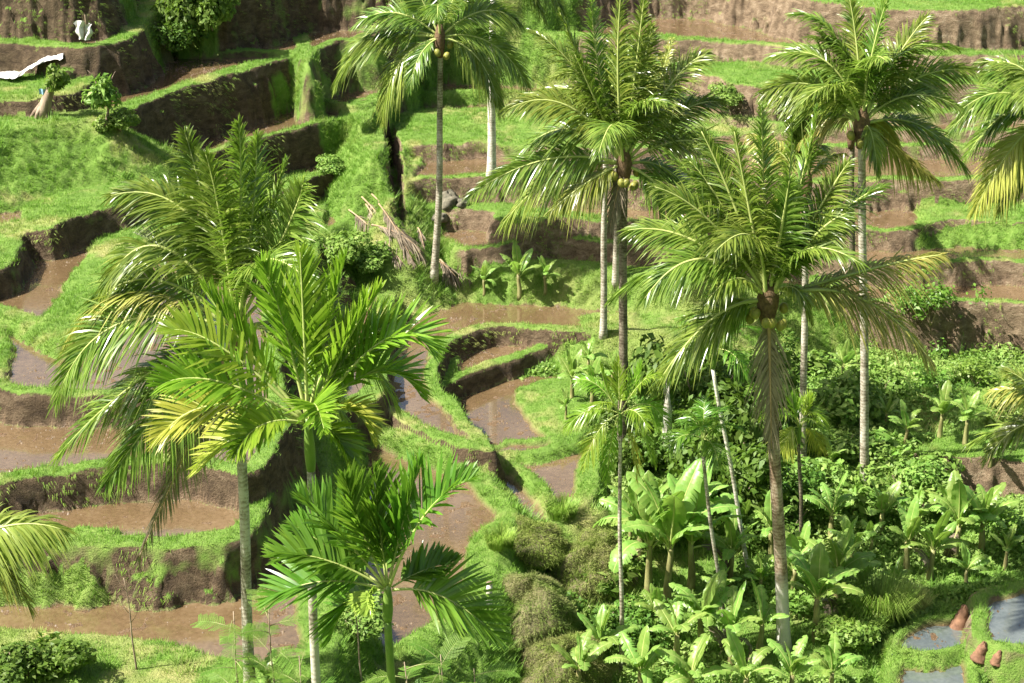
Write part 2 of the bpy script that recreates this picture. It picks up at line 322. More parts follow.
for li, (nm, z, st, bw, gw, side, edge) in enumerate(LAYERS):
    LZ[nm] = z
    E = [at_z(px, py, z) for px, py in smoothpoly(edge, 1)]
    if side == 'L': poly = [(-500, E[0][1])] + E + [(E[-1][0], 120), (-500, 120)]
    elif side == 'M': poly = E + [(E[-1][0] + 1, 120), (E[0][0] - 3, 120)]
    elif side == 'R': poly = E + [(500, E[-1][1]), (500, 120), (E[0][0], 120)]
    elif side == 'P': poly = E
    else: poly = E + [(E[-1][0], 76), (E[0][0], 76)]
    if nm in ('R8',): poly = E + [(E[-1][0], 90), (E[0][0], 90)]
    if nm in ('LDs','LNs') or nm == 'LC2' or nm == 'LC': poly = [(-500 if nm != 'LC2' else E[0][0], E[0][1])] + E + [(-500 if nm != 'LC2' else E[0][0] , E[-1][1])]
    d = sdf(poly, wx, wy)
    din = np.maximum(d, 0); dout = np.maximum(-d, 0)
    ledge = .22 * vnoise(GX, GY, 1.6, 31 + li % 5)
    zz = z - np.where(dout < .12, dout * st * .6, .072 * st + np.maximum(dout - .12 + (.30 * pocket + .10 * vnoise(GX * 3, GY * 3, .5, 23)) * np.clip(dout * 4 - .4, 0, 1), 0) * st)
    # bund: a low rounded lip along the edge, mud inside
    if bw is None:
        w = 99; zz = zz + np.where(d > 0, .05 * vnoise(GX, GY, .8, 41) + .1 * vnoise(GX, GY, 3, 42) + 0.03, 0)
    else:
        w = bw * (1 + .25 * vnoise(GX, GY, 1.9, 43)); 
    gp = np.full(Z.shape, -9., np.float32)
    for gl, pp in GRASSP:
        if gl == nm: gp = np.maximum(gp, sdf([at_z(a, b, z) for a, b in pp], wx, wy))
    mudd = np.minimum(d - w, -gp) if bw is not None else np.full(Z.shape, -9.)
    muds = np.clip(mudd / .22 + .5, 0, 1); muds = muds * muds * (3 - 2 * muds)
    hump = np.where(d > 0, .05 + .05 * vnoise(GX, GY, .6, 44) + .06 * np.clip(gp, 0, 1.5), 0)
    zz = zz + hump * (1 - muds) - muds * (.182 - .022 * vnoise(GX, GY, .45, 45) - .04 * vnoise(GX, GY, .19, 46) - .015 * vnoise(GX, GY, 2.5, 47))
    up = zz > Z
    Z = np.where(up, zz, Z); TOP[up] = li
    MUD = np.where(up, muds, MUD); GW = np.where(up, gw, GW)
    DARK_SOIL = np.where(up, 1. if nm[0] in 'LC' else .35, DARK_SOIL)  # soil colour darkened: fully on left and centre layers, less on the others
    WET.append((li, mudd, z))
    if nm in ('R0', 'R1', 'R1b', 'R2', 'R3', 'LB', 'R4'):   # eroded light banks
        k = vnoise(GX, GY, 2.2, 51)
        BARE = np.where(up & (d < 0) & (GX > 4 if nm[0] == 'R' else True), np.clip(.6 + k, 0, 1), np.where(up, 0, BARE))
    else: BARE = np.where(up, 0, BARE)
for px, py, z, r in GWALL:
    x, y = at_z(px, py, z); GW = np.maximum(GW, np.clip(1.5 - np.hypot(GX - x, GY - y) / r, 0, 1))
# gully between the left and right flights
gl = [at_z(*p) for p in ((386,122,7.2),(389,140,7),(394,170,6.5),(398,200,6),(400,232,5),(398,262,4))]
dg = np.full(Z.shape, 99.)
for a, b in zip(gl[:-1], gl[1:]):
    ex, ey = b[0] - a[0], b[1] - a[1]; t = np.clip(((wx - a[0]) * ex + (wy - a[1]) * ey) / (ex * ex + ey * ey), 0, 1)
    dg = np.minimum(dg, np.hypot(wx - a[0] - t * ex, wy - a[1] - t * ey))
cut = np.clip(1 - dg / .30, 0, 1); Z = Z - 1.6 * np.minimum(cut * 1.8, 1); MUD = MUD * (1 - np.clip(cut * 3, 0, 1)); GW = np.where(cut > 0, .1, GW)
# dry grass patches, trodden tops of the bunds
for px, py, z, r in ((690,315,3.4,3.0),(750,330,3.2,2.5),(560,285,3.8,2.0),(440,275,4.3,2.2),(480,290,4,2),(520,275,4.5,1.6),(420,268,4.7,1.6),(60,630,4.2,2.5),(610,300,4,2.2),(60,115,10.1,2.0),(470,430,3,.9),(590,520,1.6,1.5),(200,80,10.1,.9)):
    x, y = at_z(px, py, z); DRY = np.maximum(DRY, np.clip(1.2 - np.hypot(GX - x, GY - y) / r, 0, 1) * (.45 + .5 * vnoise(GX, GY, .8, 61)))
DRY = np.maximum(DRY, np.clip(.9 * vnoise(GX, GY, 1.3, 62) + .5 * vnoise(GX, GY, .4, 63) - .35, 0, .75))
Z = Z + np.where(MUD < .3, .03 * vnoise(GX, GY, .35, 71) + .05 * vnoise(GX, GY, 1.1, 72), 0)
def ground_z(x, y):
    j = int(np.clip(np.searchsorted(XS, x) - 1, 0, NXg - 2)); i = int(np.clip(np.searchsorted(YS, y) - 1, 0, NYg - 2))
    return float(Z[i, j])
def hit(px, py):                            # where the line of sight through a pixel meets the ground
    r = ray(px, py); Ys_ = np.arange(38.5, 98.5, .04); t = Ys_ / r[1]; x = r[0] * t; zr = HC + r[2] * t
    j = np.clip(np.searchsorted(XS, x) - 1, 0, NXg - 2); i = np.clip(np.searchsorted(YS, Ys_) - 1, 0, NYg - 2)
    k = np.nonzero(zr < Z[i, j])[0]; k = k[0] if len(k) else len(Ys_) - 1
    return float(x[k]), float(Ys_[k]), float(Z[i[k], j[k]])
idx = np.arange(NXg * NYg).reshape(NYg, NXg)
F4 = np.stack([idx[:-1, :-1], idx[:-1, 1:], idx[1:, 1:], idx[1:, :-1]], -1).reshape(-1, 4)
me = mesh_np('ground', np.stack([GX, GY, Z], -1).reshape(-1, 3), [F4], M['ground'], True, attrs={'mud': MUD.ravel(), 'gw': GW.ravel(), 'bare': BARE.ravel(), 'dry': DRY.ravel(), 'dark_soil': DARK_SOIL.ravel()})
tag(link('ground', me), kind='structure')
# standing water: one sheet per flooded bench
for li, mudd, z in WET:
    if LAYERS[li][3] is None: continue
    ok = (TOP == li) & (mudd > -min(.35, .45 * (LAYERS[li][3] or 1))) & fine
    q = ok[:-1, :-1] | ok[:-1, 1:] | ok[1:, 1:] | ok[1:, :-1]
    q &= fine[:-1, :-1]
    q2 = q.copy(); q2[1:] |= q[:-1]; q2[:-1] |= q[1:]; q2[:, 1:] |= q2[:, :-1]; q2[:, :-1] |= q2[:, 1:]
    # only where the terrain under it is not far below (no sheet sticking out of a riser)
    low = Z[:-1, :-1] < z - .32; q2 &= ~low
    fs = F4[q2.ravel()]
    if len(fs) < 60: continue
    u, inv = np.unique(fs, return_inverse=True); inv = inv.reshape(fs.shape)
    V = np.stack([GX.ravel()[u], GY.ravel()[u], np.full(len(u), z - .155)], -1)
    tag(link('paddy_water', mesh_np('paddy_water', V, [inv], M['clear' if LAYERS[li][0][0] == 'V' else 'water'])), kind='structure')
# ------------------------------------------------------------------ grass blades
def blades(name, mask, dens, h, w, mat, seed, droop=.35, tintn=.25, per=4, spread=.05, hang=0):
    rg = np.random.default_rng(seed)
    cx = .085; ii, jj = np.nonzero(mask[:-1, :-1] & fine[:-1, :-1])
    nrm = np.gradient(Z, .085); 
    n = rg.poisson(dens * cx * cx * np.sqrt(1 + slope[ii, jj] ** 2).clip(1, 4)); I = np.repeat(ii, n); J = np.repeat(jj, n)
    fx, fy = rg.random(len(I)), rg.random(len(I))
    x = GX[I, J] + fx * cx; y = GY[I, J] + fy * cx
    z = (Z[I, J] * (1 - fx) + Z[I, J + 1] * fx) * (1 - fy) + (Z[I + 1, J] * (1 - fx) + Z[I + 1, J + 1] * fx) * fy
    U, Vv = pix(x, y, z); k = (U > -25) & (U < 1050) & (Vv > -30) & (Vv < 720); x, y, z = x[k], y[k], z[k]
    sl = np.hypot(nrm[0][I, J], nrm[1][I, J])[k]
    gdx = -nrm[1][I, J][k]; gdy = -nrm[0][I, J][k]; gl_ = np.hypot(gdx, gdy) + 1e-6
    tx = np.clip(tintn * vnoise(x, y, 2.0, 81) + tintn * vnoise(x, y, .5, 82) + DRY[I, J][k] * .8, 0, 1)
    hs = h * (.75 + .45 * vnoise(x, y, 1.3, 83))
    x, y, z, hs, tx = [np.repeat(a, per) for a in (x, y, z, hs, tx)]; ox = np.repeat(gdx / gl_ * np.clip(sl, 0, 1.5), per); oy = np.repeat(gdy / gl_ * np.clip(sl, 0, 1.5), per)
    m = len(x); a = rg.random(m) * 6.283; r = rg.random(m)
    x = x + rg.normal(0, spread, m); y = y + rg.normal(0, spread, m)
    hh = hs * (.6 + .7 * rg.random(m)); lean = hh * (droop + .5 * r)
    lx = np.cos(a) * lean + ox * hh * .4; ly = np.sin(a) * lean + oy * hh * .4
    px_, py_ = -np.sin(a) * w / 2, np.cos(a) * w / 2
    P0 = np.stack([x - px_, y - py_, z - .03], -1); P1 = np.stack([x + px_, y + py_, z - .03], -1)
    P2 = np.stack([x + lx, y + ly, z + hh], -1)
    if hang: P2 = np.stack([x + lx * .4 + ox * .13, y + ly * .4 + oy * .13, z - hh], -1)
    V = np.stack([P0, P1, P2], 1).reshape(-1, 3)
    f = np.arange(3 * m).reshape(-1, 3)
    me = mesh_np(name, V, [f], mat, attrs={'tint': np.repeat(np.clip(tx + rg.normal(0, .08, m), 0, 1), 3)})
    print(name, m)
    return link(name, me)
gz = np.gradient(Z, .085); slope = np.hypot(*gz)
gmask = (MUD < .35) & ((slope < 1.1) | (GW > .6)) & (BARE < .55) & fine
tag(blades('grass', gmask & (TOP >= 0), 90, .12, .02, M['grass'], 5, per=6), 'short bright green grass growing along the terrace edges and banks', 'grass', kind='stuff')
tag(blades('grass_fringe', (slope > 1.3) & (MUD < .1) & (TOP >= 0) & fine & (vnoise(GX, GY, 1.1, 93) > .12) & (BARE < .5), 26, .12, .018, M['grass'], 6, per=4, hang=1), 'weeds and grass hanging over the earth walls of the terraces', 'grass', kind='stuff')
# ================================================================== plants
M['coco'] = leafmat('coconut_leaf', (.055, .125, .016), (.21, .30, .045), .38, .27, .6, .14, (.50, .47, .11))
M['coco_old'] = leafmat('coconut_leaf_old', (.20, .28, .04), (.36, .42, .08), .35, .35, .5, .12, (.50, .33, .13))
M['coco_dead'] = leafmat('dead_leaf', (.06, .045, .03), (.165, .13, .092), .0, .7, .2, .15, (.42, .35, .25))
M['areca'] = leafmat('areca_leaf', (.10, .23, .014), (.22, .38, .03), .45, .30, .55, .1, (.46, .46, .08))
M['areca_dark'] = leafmat('areca_leaf_dark', (.06, .16, .016), (.13, .27, .026), .40, .30, .55, .1, (.34, .42, .07))
M['banana'] = leafmat('banana_leaf', (.13, .27, .04), (.27, .43, .09), .45, .38, .45, .16, (.42, .40, .14))
M['mound_grass'] = leafmat('mound_grass', (.10, .17, .025), (.21, .30, .06), .25, .7, .15, 0, (.27, .23, .12))
M['rib'] = plainmat('leaf_rib', (.30, .36, .10), (.42, .46, .16), 3, .5, .1)
M['rib_dead'] = plainmat('dry_leaf_rib', (.30, .20, .12), (.42, .30, .18), 3, .7, .1)
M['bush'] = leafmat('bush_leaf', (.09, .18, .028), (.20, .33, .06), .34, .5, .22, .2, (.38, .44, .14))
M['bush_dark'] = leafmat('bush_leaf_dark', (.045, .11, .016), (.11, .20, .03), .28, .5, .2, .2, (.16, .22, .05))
M['fern'] = leafmat('feathery_leaf', (.09, .19, .025), (.16, .30, .04), .40, .45, .4, .1, (.26, .36, .07))
M['crown_shaft'] = plainmat('green_crown_shaft', (.09, .17, .03), (.17, .26, .05), 3, .4, .1, .4)
M['fibre'] = plainmat('palm_fibre', (.07, .045, .025), (.19, .12, .065), 9, .9, .8)
M['nut'] = plainmat('coconut_husk', (.16, .18, .035), (.30, .27, .06), 5, .45, .1)
M['stem'] = plainmat('green_stem', (.15, .18, .06), (.28, .27, .12), 5, .6, .2, .5)
M['wood'] = plainmat('weathered_wood', (.14, .10, .07), (.36, .28, .20), 6, .85, .7, .35)
def trunkmat(name, c1, c2, c3, ring=9.0, foot=None):
    m, nt, N, L = newmat(name)
    out = N.new('ShaderNodeOutputMaterial'); pr = N.new('ShaderNodeBsdfPrincipled'); geo = N.new('ShaderNodeNewGeometry')
    sx = N.new('ShaderNodeSeparateXYZ'); L.new(geo.outputs['Position'], sx.inputs[0])
    n1 = noise(N, L, 5, 5, geo.outputs['Position'], .7); n2 = noise(N, L, 1.1, 3, geo.outputs['Position'])
    n3 = noise(N, L, 12, 4, geo.outputs['Position'], .7)
    r = mathn(N, L, 'SINE', mathn(N, L, 'ADD', mathn(N, L, 'MULTIPLY', sx.outputs[2], ring * 6.283), mathn(N, L, 'MULTIPLY', n1.outputs[0], 16)))
    f = mathn(N, L, 'ADD', mathn(N, L, 'ADD', mathn(N, L, 'MULTIPLY', r, .045), mathn(N, L, 'MULTIPLY', mathn(N, L, 'SUBTRACT', n3.outputs[0], .5), .35)), mixf(N, L, n1.outputs[0], n2.outputs[0]))
    c = ramp(N, [(.34, c1), (.48, c2), (.60, c3)]); L.new(f, c.inputs[0]); cc = c.outputs[0]
    if foot:
        k = mathn(N, L, 'MULTIPLY', mathn(N, L, 'SUBTRACT', foot[0], mathn(N, L, 'ADD', sx.outputs[2], mathn(N, L, 'MULTIPLY', n1.outputs[0], 1.5))), 1.6, True); cc = mixc(N, L, mathn(N, L, 'MULTIPLY', k, .85), cc, foot[1])
    L.new(cc, pr.inputs['Base Color'])
    pr.inputs['Roughness'].default_value = .85; pr.inputs['Specular IOR Level'].default_value = .2
    b = N.new('ShaderNodeBump'); b.inputs['Strength'].default_value = .6; b.inputs['Distance'].default_value = .03; L.new(f, b.inputs['Height']); L.new(b.outputs[0], pr.inputs['Normal'])
    L.new(pr.outputs[0], out.inputs[0]); return m
M['trunk'] = trunkmat('palm_trunk', (.09, .075, .05), (.27, .24, .18), (.46, .43, .36))
M['trunk_brown'] = trunkmat('palm_trunk_brown', (.07, .045, .03), (.20, .14, .09), (.36, .29, .21))
M['trunk_pale'] = trunkmat('palm_trunk_pale', (.22, .20, .15), (.46, .43, .36), (.66, .63, .56))
M['trunk_two'] = trunkmat('palm_trunk_white_foot', (.07, .045, .03), (.20, .14, .09), (.36, .29, .21), foot=(3.6, (.52, .50, .45)))
M['trunk_dark'] = trunkmat('palm_trunk_dark', (.04, .032, .022), (.11, .09, .06), (.22, .19, .14))
def rings(P, R, n=10, jag=0):
    """tube through points P with radii R"""
    P = np.asarray(P, float); k = len(P); T = np.gradient(P, axis=0); T /= np.linalg.norm(T, axis=1)[:, None] + 1e-9
    ref = np.array([0, 1., 0]) if abs(T[0][1]) < .8 else np.array([1., 0, 0])
    A = np.cross(T, ref); A /= np.linalg.norm(A, axis=1)[:, None] + 1e-9; B = np.cross(T, A)
    a = np.linspace(0, 2 * np.pi, n, endpoint=False)
    V = P[:, None] + (A[:, None] * np.cos(a)[None, :, None] + B[:, None] * np.sin(a)[None, :, None]) * np.asarray(R)[:, None, None]
    V = V.reshape(-1, 3); i = np.arange(k - 1)[:, None] * n; j = np.arange(n)[None]; j2 = (j + 1) % n
    F = np.stack([i + j, i + j2, i + n + j2, i + n + j], -1).reshape(-1, 4)
    c = len(V); V = np.vstack([V, P[0], P[-1]]); J = np.arange(n); J2 = (J + 1) % n
    T3 = np.vstack([np.stack([np.full(n, c), J2, J], -1), np.stack([np.full(n, c + 1), (k - 1) * n + J, (k - 1) * n + J2], -1)])
    return V, F, T3
def tube(name, P, R, mat, parent, n=10):
    V, F, T = rings(P, R, n); return link(name, mesh_np(name, V, [F, T], mat, True), parent)
def bez(B, C, T, n):
    t = np.linspace(0, 1, n)[:, None]; return (1 - t) ** 2 * B + 2 * t * (1 - t) * C + t * t * T
def frond_mesh(name, B, Mid, T, mat, rib, nl=56, ll=.95, lw=.045, start=.14, droop=.45, lift=.15, sweep=(70, 28), twist=0., tint=0., seed=0, tipw=1., petw=.05, vee=None, ragged=.12, clump=0, face=0., tipd=0.):
    """pinnate leaf: an arched rib (material 1) carrying two rows of leaflets (material 0)"""
    rg = np.random.default_rng(seed); B, Mid, T = (np.array(v, float) for v in (B, Mid, T))
    C = 2 * Mid - (B + T) / 2; N = 24; P = bez(B, C, T, N); tg = np.gradient(P, axis=0); tg /= np.linalg.norm(tg, axis=1)[:, None]
    nrm = np.cross(C - B, T - B); ln = np.linalg.norm(nrm); h = (T - B).copy(); h[2] = 0
    side0 = np.cross(h, [0, 0, 1.]); side0 /= np.linalg.norm(side0) + 1e-9
    if ln > 1e-4:
        nrm = nrm / ln
        if np.dot(nrm, side0) < 0: nrm = -nrm
        side0 = nrm * .75 + side0 * .25; side0 /= np.linalg.norm(side0)
    if face:
        vd = B - np.array([0, 0, HC]); vd /= np.linalg.norm(vd); fs = np.cross(T - B, vd); fs /= np.linalg.norm(fs) + 1e-9
        if np.dot(fs, side0) < 0: fs = -fs
        side0 = side0 * (1 - face) + fs * face; side0 /= np.linalg.norm(side0)
    if tipd: P = P.copy(); P[:, 2] -= tipd * np.linalg.norm(T - B) * np.linspace(0, 1, N) ** 3; tg = np.gradient(P, axis=0); tg /= np.linalg.norm(tg, axis=1)[:, None]
    V0, F0, T0 = rings(P, np.linspace(petw, petw * .18, N), 5)
    Vs = [V0]; tris = [T0]; quads = [F0]; mi_t = [np.ones(len(T0))]; mi_q = [np.ones(len(F0))]; tn = [np.full(len(V0), .2)]
    off = len(V0)
    u = np.linspace(start, 1, nl) ; Pu = np.stack([np.interp(u, np.linspace(0, 1, N), P[:, k]) for k in range(3)], -1)
    Tu = np.stack([np.interp(u, np.linspace(0, 1, N), tg[:, k]) for k in range(3)], -1); Tu /= np.linalg.norm(Tu, axis=1)[:, None]
    # twist of the blade along its length
    S = side0[None] - Tu * (Tu @ side0)[:, None]; S /= np.linalg.norm(S, axis=1)[:, None]; U = np.cross(S, Tu); U *= np.sign(U[:, 2:3] + 1e-9) 
    an = twist * (.3 + .7 * u); S, U = S * np.cos(an)[:, None] + U * np.sin(an)[:, None], U * np.cos(an)[:, None] - S * np.sin(an)[:, None]
    v = (u - start) / (1 - start)
    prof = np.clip(np.minimum(.45 + 2.6 * v, 1.0 - .78 * np.clip(v - .35, 0, 1) ** 1.4 / .65 ** 1.4 * tipw * .95), .14, 1)
    for sd_ in (-1, 1):
        L = ll * prof * (1 + rg.normal(0, ragged, nl)).clip(.4, 1.35)
        ang = np.radians(sweep[0] + (sweep[1] - sweep[0]) * v + rg.normal(0, 5, nl))
        up = lift + rg.normal(0, .10, nl)
        if clump: up = up + clump * np.sin(np.arange(nl) * 2.1 + sd_)
        D = S * sd_ * np.sin(ang)[:, None] + Tu * np.cos(ang)[:, None] + U * up[:, None]
        D /= np.linalg.norm(D, axis=1)[:, None]
        K = np.array([0, .3, .62, .86, 1.0]); W = np.array([.55, 1, .85, .45, .0])
        dr = droop * (1 + rg.normal(0, .25, nl))
        pts = Pu[:, None] + D[:, None] * (L[:, None] * K[None])[..., None]
        pts[..., 2] -= (L[:, None] * dr[:, None] * K[None] ** 2)
        wd = Tu[:, None] * np.ones((1, 5, 1)); wd = wd + (U * rg.normal(0, .35, nl)[:, None])[:, None]
        wd = wd - D[:, None] * np.sum(wd * D[:, None], -1, keepdims=True); wd /= np.linalg.norm(wd, axis=-1, keepdims=True)
        wk = lw * (.55 + .45 * prof)[:, None] * W[None] / 2
        a = pts - wd * wk[..., None]; b = pts + wd * wk[..., None]
        V = np.concatenate([np.stack([a[:, :4], b[:, :4]], 2).reshape(nl, 8, 3), pts[:, 4:5]], 1)
        base = off + np.arange(nl)[:, None] * 9
        q = np.array([[0, 1, 3, 2], [2, 3, 5, 4], [4, 5, 7, 6]]); quads.append((base[:, :, None] + q[None]).reshape(-1, 4)); mi_q.append(np.zeros(nl * 3))
        tris.append((base + np.array([6, 7, 8])[None])); mi_t.append(np.zeros(nl))
        tt = np.clip(tint + rg.normal(0, .07, nl), 0, 1)[:, None] + np.array([0, 0, 0, 0, .05, .05, .1, .1, .3])[None] * (.3 + tint)
        tn.append(np.clip(tt, 0, 1).ravel()); Vs.append(V.reshape(-1, 3)); off += nl * 9
    V = np.vstack(Vs); o0 = B
    return mesh_np(name, V - o0, [np.vstack(quads), np.vstack(tris)], [mat, rib], False, np.concatenate(mi_q + mi_t), {'tint': np.concatenate(tn)})
def trunk_pts(b, t, n=14, bend=0., wob=.03, seed=0):
    rg = np.random.default_rng(seed); b = np.array(b); t = np.array(t); k = np.linspace(0, 1, n)[:, None]
    P = b + (t - b) * k; P[:, 0] += bend * np.sin(k[:, 0] * np.pi) + wob * np.sin(k[:, 0] * 9 + seed); P[:, 1] += wob * np.cos(k[:, 0] * 7 + seed)
    return P
_fs = [1000]
def palm(name, label, cat, crown_px, Yd, base_px=None, traced=(), nauto=10, FL=4.6, r0=.17, r1=.12, tmat='trunk', lmat='coco', style='coco', group=None, seed=0, bend=0., nuts=0, shaft=0, old=0, dead=0, auto_el=(-30, 75), az=None, LW=1., LLn=1., heart=True):
    """crown_px: pixel of the crown centre at distance Yd. traced: (tip px, tip py, mid px, mid py, depth shift of the tip, kind)"""
    if Yd is None: Yd = hit(*base_px)[1]
    rg = np.random.default_rng(seed); c = np.array(at_y(crown_px[0], crown_px[1], Yd))
    if base_px is None: bx, by = c[0], Yd
    else: p = at_y(base_px[0], base_px[1], Yd); bx, by = p[0], Yd
    bz = ground_z(bx, by) - .25
    root = empty(name, (bx, by, bz + .25), label, cat, group); o = np.array(root.location)
    P = trunk_pts((bx, by, bz), c - np.array([0, 0, .12 + shaft]), 18, bend, .02, seed)
    k = np.linspace(0, 1, 18); R = r1 + (r0 - r1) * (1 - k) ** 1.2 + (r0 * .45) * np.exp(-k * 22)
    tube('trunk', P - o, R, M[tmat], root, 12)
    if shaft:
        S_ = np.linspace(0, 1, 7)[:, None]; Ps = P[-1] + (c + np.array([0, 0, .15]) - P[-1]) * S_
        tube('crown_shaft', Ps - o, r1 * np.array([1.0, 1.25, 1.35, 1.3, 1.15, .95, .6]), M['crown_shaft'], root, 12)
    elif style == 'coco':
        Ps = c + np.array([[0, 0, z] for z in (-.75, -.5, -.2, .1, .35, .6)]); tube('crown_fibre', Ps - o, r1 * np.array([1.02, 1.5, 2.0, 2.1, 1.5, .5]), M['fibre'], root, 12)
    def put(B, Md, T, kind, sd_):
        L = np.linalg.norm(np.array(T) - B) ; kw = dict(seed=seed * 997 + sd_, twist=rg.uniform(-.6, .6), tint=rg.uniform(0, .14))
        mat, rib = M[lmat], M['rib']
        if style == 'coco': kw.update(nl=136 if L > 2.5 else 84, ll=min(1.2, .30 * L + .1) * LLn, lw=.05 * LW, droop=.42, lift=.14, sweep=(58, 20), tipd=.07, ragged=.16, clump=.10)
        elif style == 'areca': kw.update(nl=50, ll=min(.98, .36 * L + .1) * LLn, lw=.072 * LW, droop=.12, lift=.42, sweep=(62, 22), start=.2, ragged=.08, clump=.12)
        elif style == 'fan': kw.update(nl=42, ll=.60 * LLn, lw=.032 * LW, droop=.5, lift=.2, sweep=(60, 25), start=.25)
        if sd_ < 50: kw['face'] = rg.uniform(.15, .6)
        if kind == 'o': mat = M['coco_old'] if style == 'coco' and rg.random() < .5 else mat; kw['tint'] = rg.uniform(.12, .4); kw['droop'] = .75
        if kind == 'y': kw['tint'] = .75; kw['droop'] = kw['droop'] * 1.4
        if kind == 'd': mat, rib = M['coco_dead'], M['rib_dead']; kw['droop'] = .9; kw['tint'] = .3; kw['ragged'] = .3; kw['ll'] *= .62; kw['nl'] = 80
        if kind == 'u': kw['droop'] = .08; kw['lift'] = .25; kw['sweep'] = (42, 18)
        if kind == 's': kw['droop'] = .05; kw['lift'] = .05; kw['sweep'] = (16, 6); kw['tint'] = .3; kw['ll'] = kw['ll'] * .5
        petw = .05 * (r1 / .12) * min(1, L / 3) + .008
        me = frond_mesh('frond', B, Md, T, mat, rib, petw=petw, **kw)
        link('dead_frond' if kind == 'd' else 'frond', me, root, tuple(np.array(B) - o))
    for q, (tx, ty, mx, my, dy, kind) in enumerate(traced):
        T = np.array(at_y(tx, ty, Yd + dy)); Md = np.array(at_y(mx, my, Yd + dy * .55)); dirn = (Md - c); dirn /= np.linalg.norm(dirn)
        B = c + dirn * r1 * 1.1 + np.array([0, 0, .05]); put(B, Md, T, kind, q)
    for q in range(nauto):
        a = (az[q] if az else q * 2.39996 + seed) ; e = math.radians(auto_el[0] + (auto_el[1] - auto_el[0]) * ((q + .5) / nauto) + rg.normal(0, 6))
        L = FL * rg.uniform(.82, 1.08); hd = np.array([math.cos(a), math.sin(a), 0])
        B = c + hd * r1 + np.array([0, 0, .05]); e0 = e + math.radians(28)
        Md = B + (hd * math.cos(min(e0, 1.5)) + np.array([0, 0, math.sin(min(e0, 1.5))])) * L * .5
        T = Md + (hd * math.cos(e - .45) + np.array([0, 0, math.sin(e - .45)])) * L * .48
        put(B, Md, T, 'd' if q < dead else ('o' if q < old else 'g'), 50 + q)
    if heart: 
        T = c + np.array([rg.uniform(-.15, .15), 0, FL * .42]); put(c, (c + T) / 2 + np.array([.05, 0, 0]), T, 's', 91)
    for q in range(nuts):
        a = q * 1.1 + 3.4; ro = r1 * 2 + .13 + .08 * (q % 2); nx, ny, nz = c[0] + math.cos(a) * ro, c[1] + math.sin(a) * ro - .1, c[2] - .28 - .17 * (q % 3)
        ph = np.linspace(0, np.pi, 9); V, F, T3 = rings(np.stack([0 * ph, 0 * ph, -.16 * np.cos(ph)], -1), .125 * np.sin(ph) + .004, 12)
        link('coconut', mesh_np('coconut', V, [F, T3], M['nut'], True), root, (nx - o[0], ny - o[1], nz - o[2]), (rg.uniform(-.4, .4), rg.uniform(-.4, .4), 0))
    return root
palm('coconut_palm', 'large coconut palm with long arching dark fronds on the left, behind the bright areca palm', 'palm tree', (236, 330), 40.6, (250, 683),
     [(184,118,205,205,.6,'g'),(238,108,240,200,-.5,'g'),(256,122,252,215,.3,'g'),(205,140,222,225,-.9,'g'),(302,172,285,232,-.6,'g'),(110,183,190,215,.5,'g'),(285,150,266,230,.9,'g'),
      (98,292,158,245,.4,'g'),(56,388,120,322,-.5,'g'),(72,330,140,278,1.0,'g'),(55,443,140,378,.3,'g'),(106,470,168,400,-.6,'g'),(138,542,196,425,-.3,'d'),(360,350,300,290,.5,'g'),
      (395,392,330,330,1.2,'g'),(345,420,300,345,-.4,'g'),(175,455,205,395,.8,'g')], nauto=2, auto_el=(-25, 50), r0=.14, r1=.11, tmat='trunk', seed=3, old=1)
palm('areca_palm', 'bright yellow-green areca palm with stiff upright leaflets, left, before the large coconut palm', 'palm tree', (308, 425), 34.8, (313, 683),
     [(262,262,285,330,.3,'u'),(300,252,304,330,-.3,'u'),(345,258,326,335,.3,'u'),(380,290,345,345,-.2,'u'),(170,330,225,350,.2,'g'),(160,385,220,382,-.5,'g'),(158,440,215,405,-.3,'y'),
      (432,352,385,340,-.3,'g'),(420,395,375,372,.4,'g'),(372,440,350,410,-.6,'y'),(205,290,245,345,.5,'u'),(200,470,250,430,.4,'y'),(350,470,335,435,-.8,'g'),(235,455,262,425,-1.0,'g'),(395,325,352,350,.8,'u')], nauto=2, auto_el=(10, 40), FL=2.2, r0=.11, r1=.085, style='areca', lmat='areca', seed=5, shaft=.9, old=0, LW=1.0, LLn=1.15, heart=False)
palm('young_areca_palm', 'young dark green areca palm with smooth green stem, nearest palm at the bottom', 'palm tree', (388, 592), 31.5, (390, 683),
     [(300,498,340,535,.2,'g'),(345,478,362,530,-.2,'u'),(375,470,380,530,.2,'u'),(470,480,425,515,-.2,'g'),(275,555,325,560,-.2,'g'),(270,600,320,582,.2,'g'),(500,640,445,598,-.3,'g'),(455,560,420,572,.4,'g'),(420,462,402,525,.3,'u'),(295,525,335,552,.6,'g'),(372,612,368,596,-.8,'y'),(330,640,352,600,.7,'g')], nauto=1, auto_el=(10, 30), FL=1.6, r0=.10, r1=.075, tmat='crown_shaft', style='areca', lmat='areca_dark', seed=8, old=0, LW=1.05, LLn=1.2, shaft=.5, heart=False)
palm('coconut_palm', 'tall slender coconut palm rising from dry grass beside the pile of fallen fronds, top centre-left', 'palm tree', (440, 38), None, (434, 278),
     [(336,78,372,42,.5,'g'),(355,20,395,12,.3,'g'),(383,112,400,62,-.5,'o'),(345,50,380,30,1.,'g'),(528,80,490,42,.5,'g'),(500,105,478,58,-.6,'o'),(486,85,470,50,1,'g'),(405,-35,420,-5,.5,'g'),(470,-35,455,-5,.5,'g'),(520,20,485,10,.8,'g'),(410,85,420,55,-1.2,'g')], nauto=1, FL=3.2, r0=.15, r1=.10, tmat='trunk', seed=11, nuts=5, bend=.1)
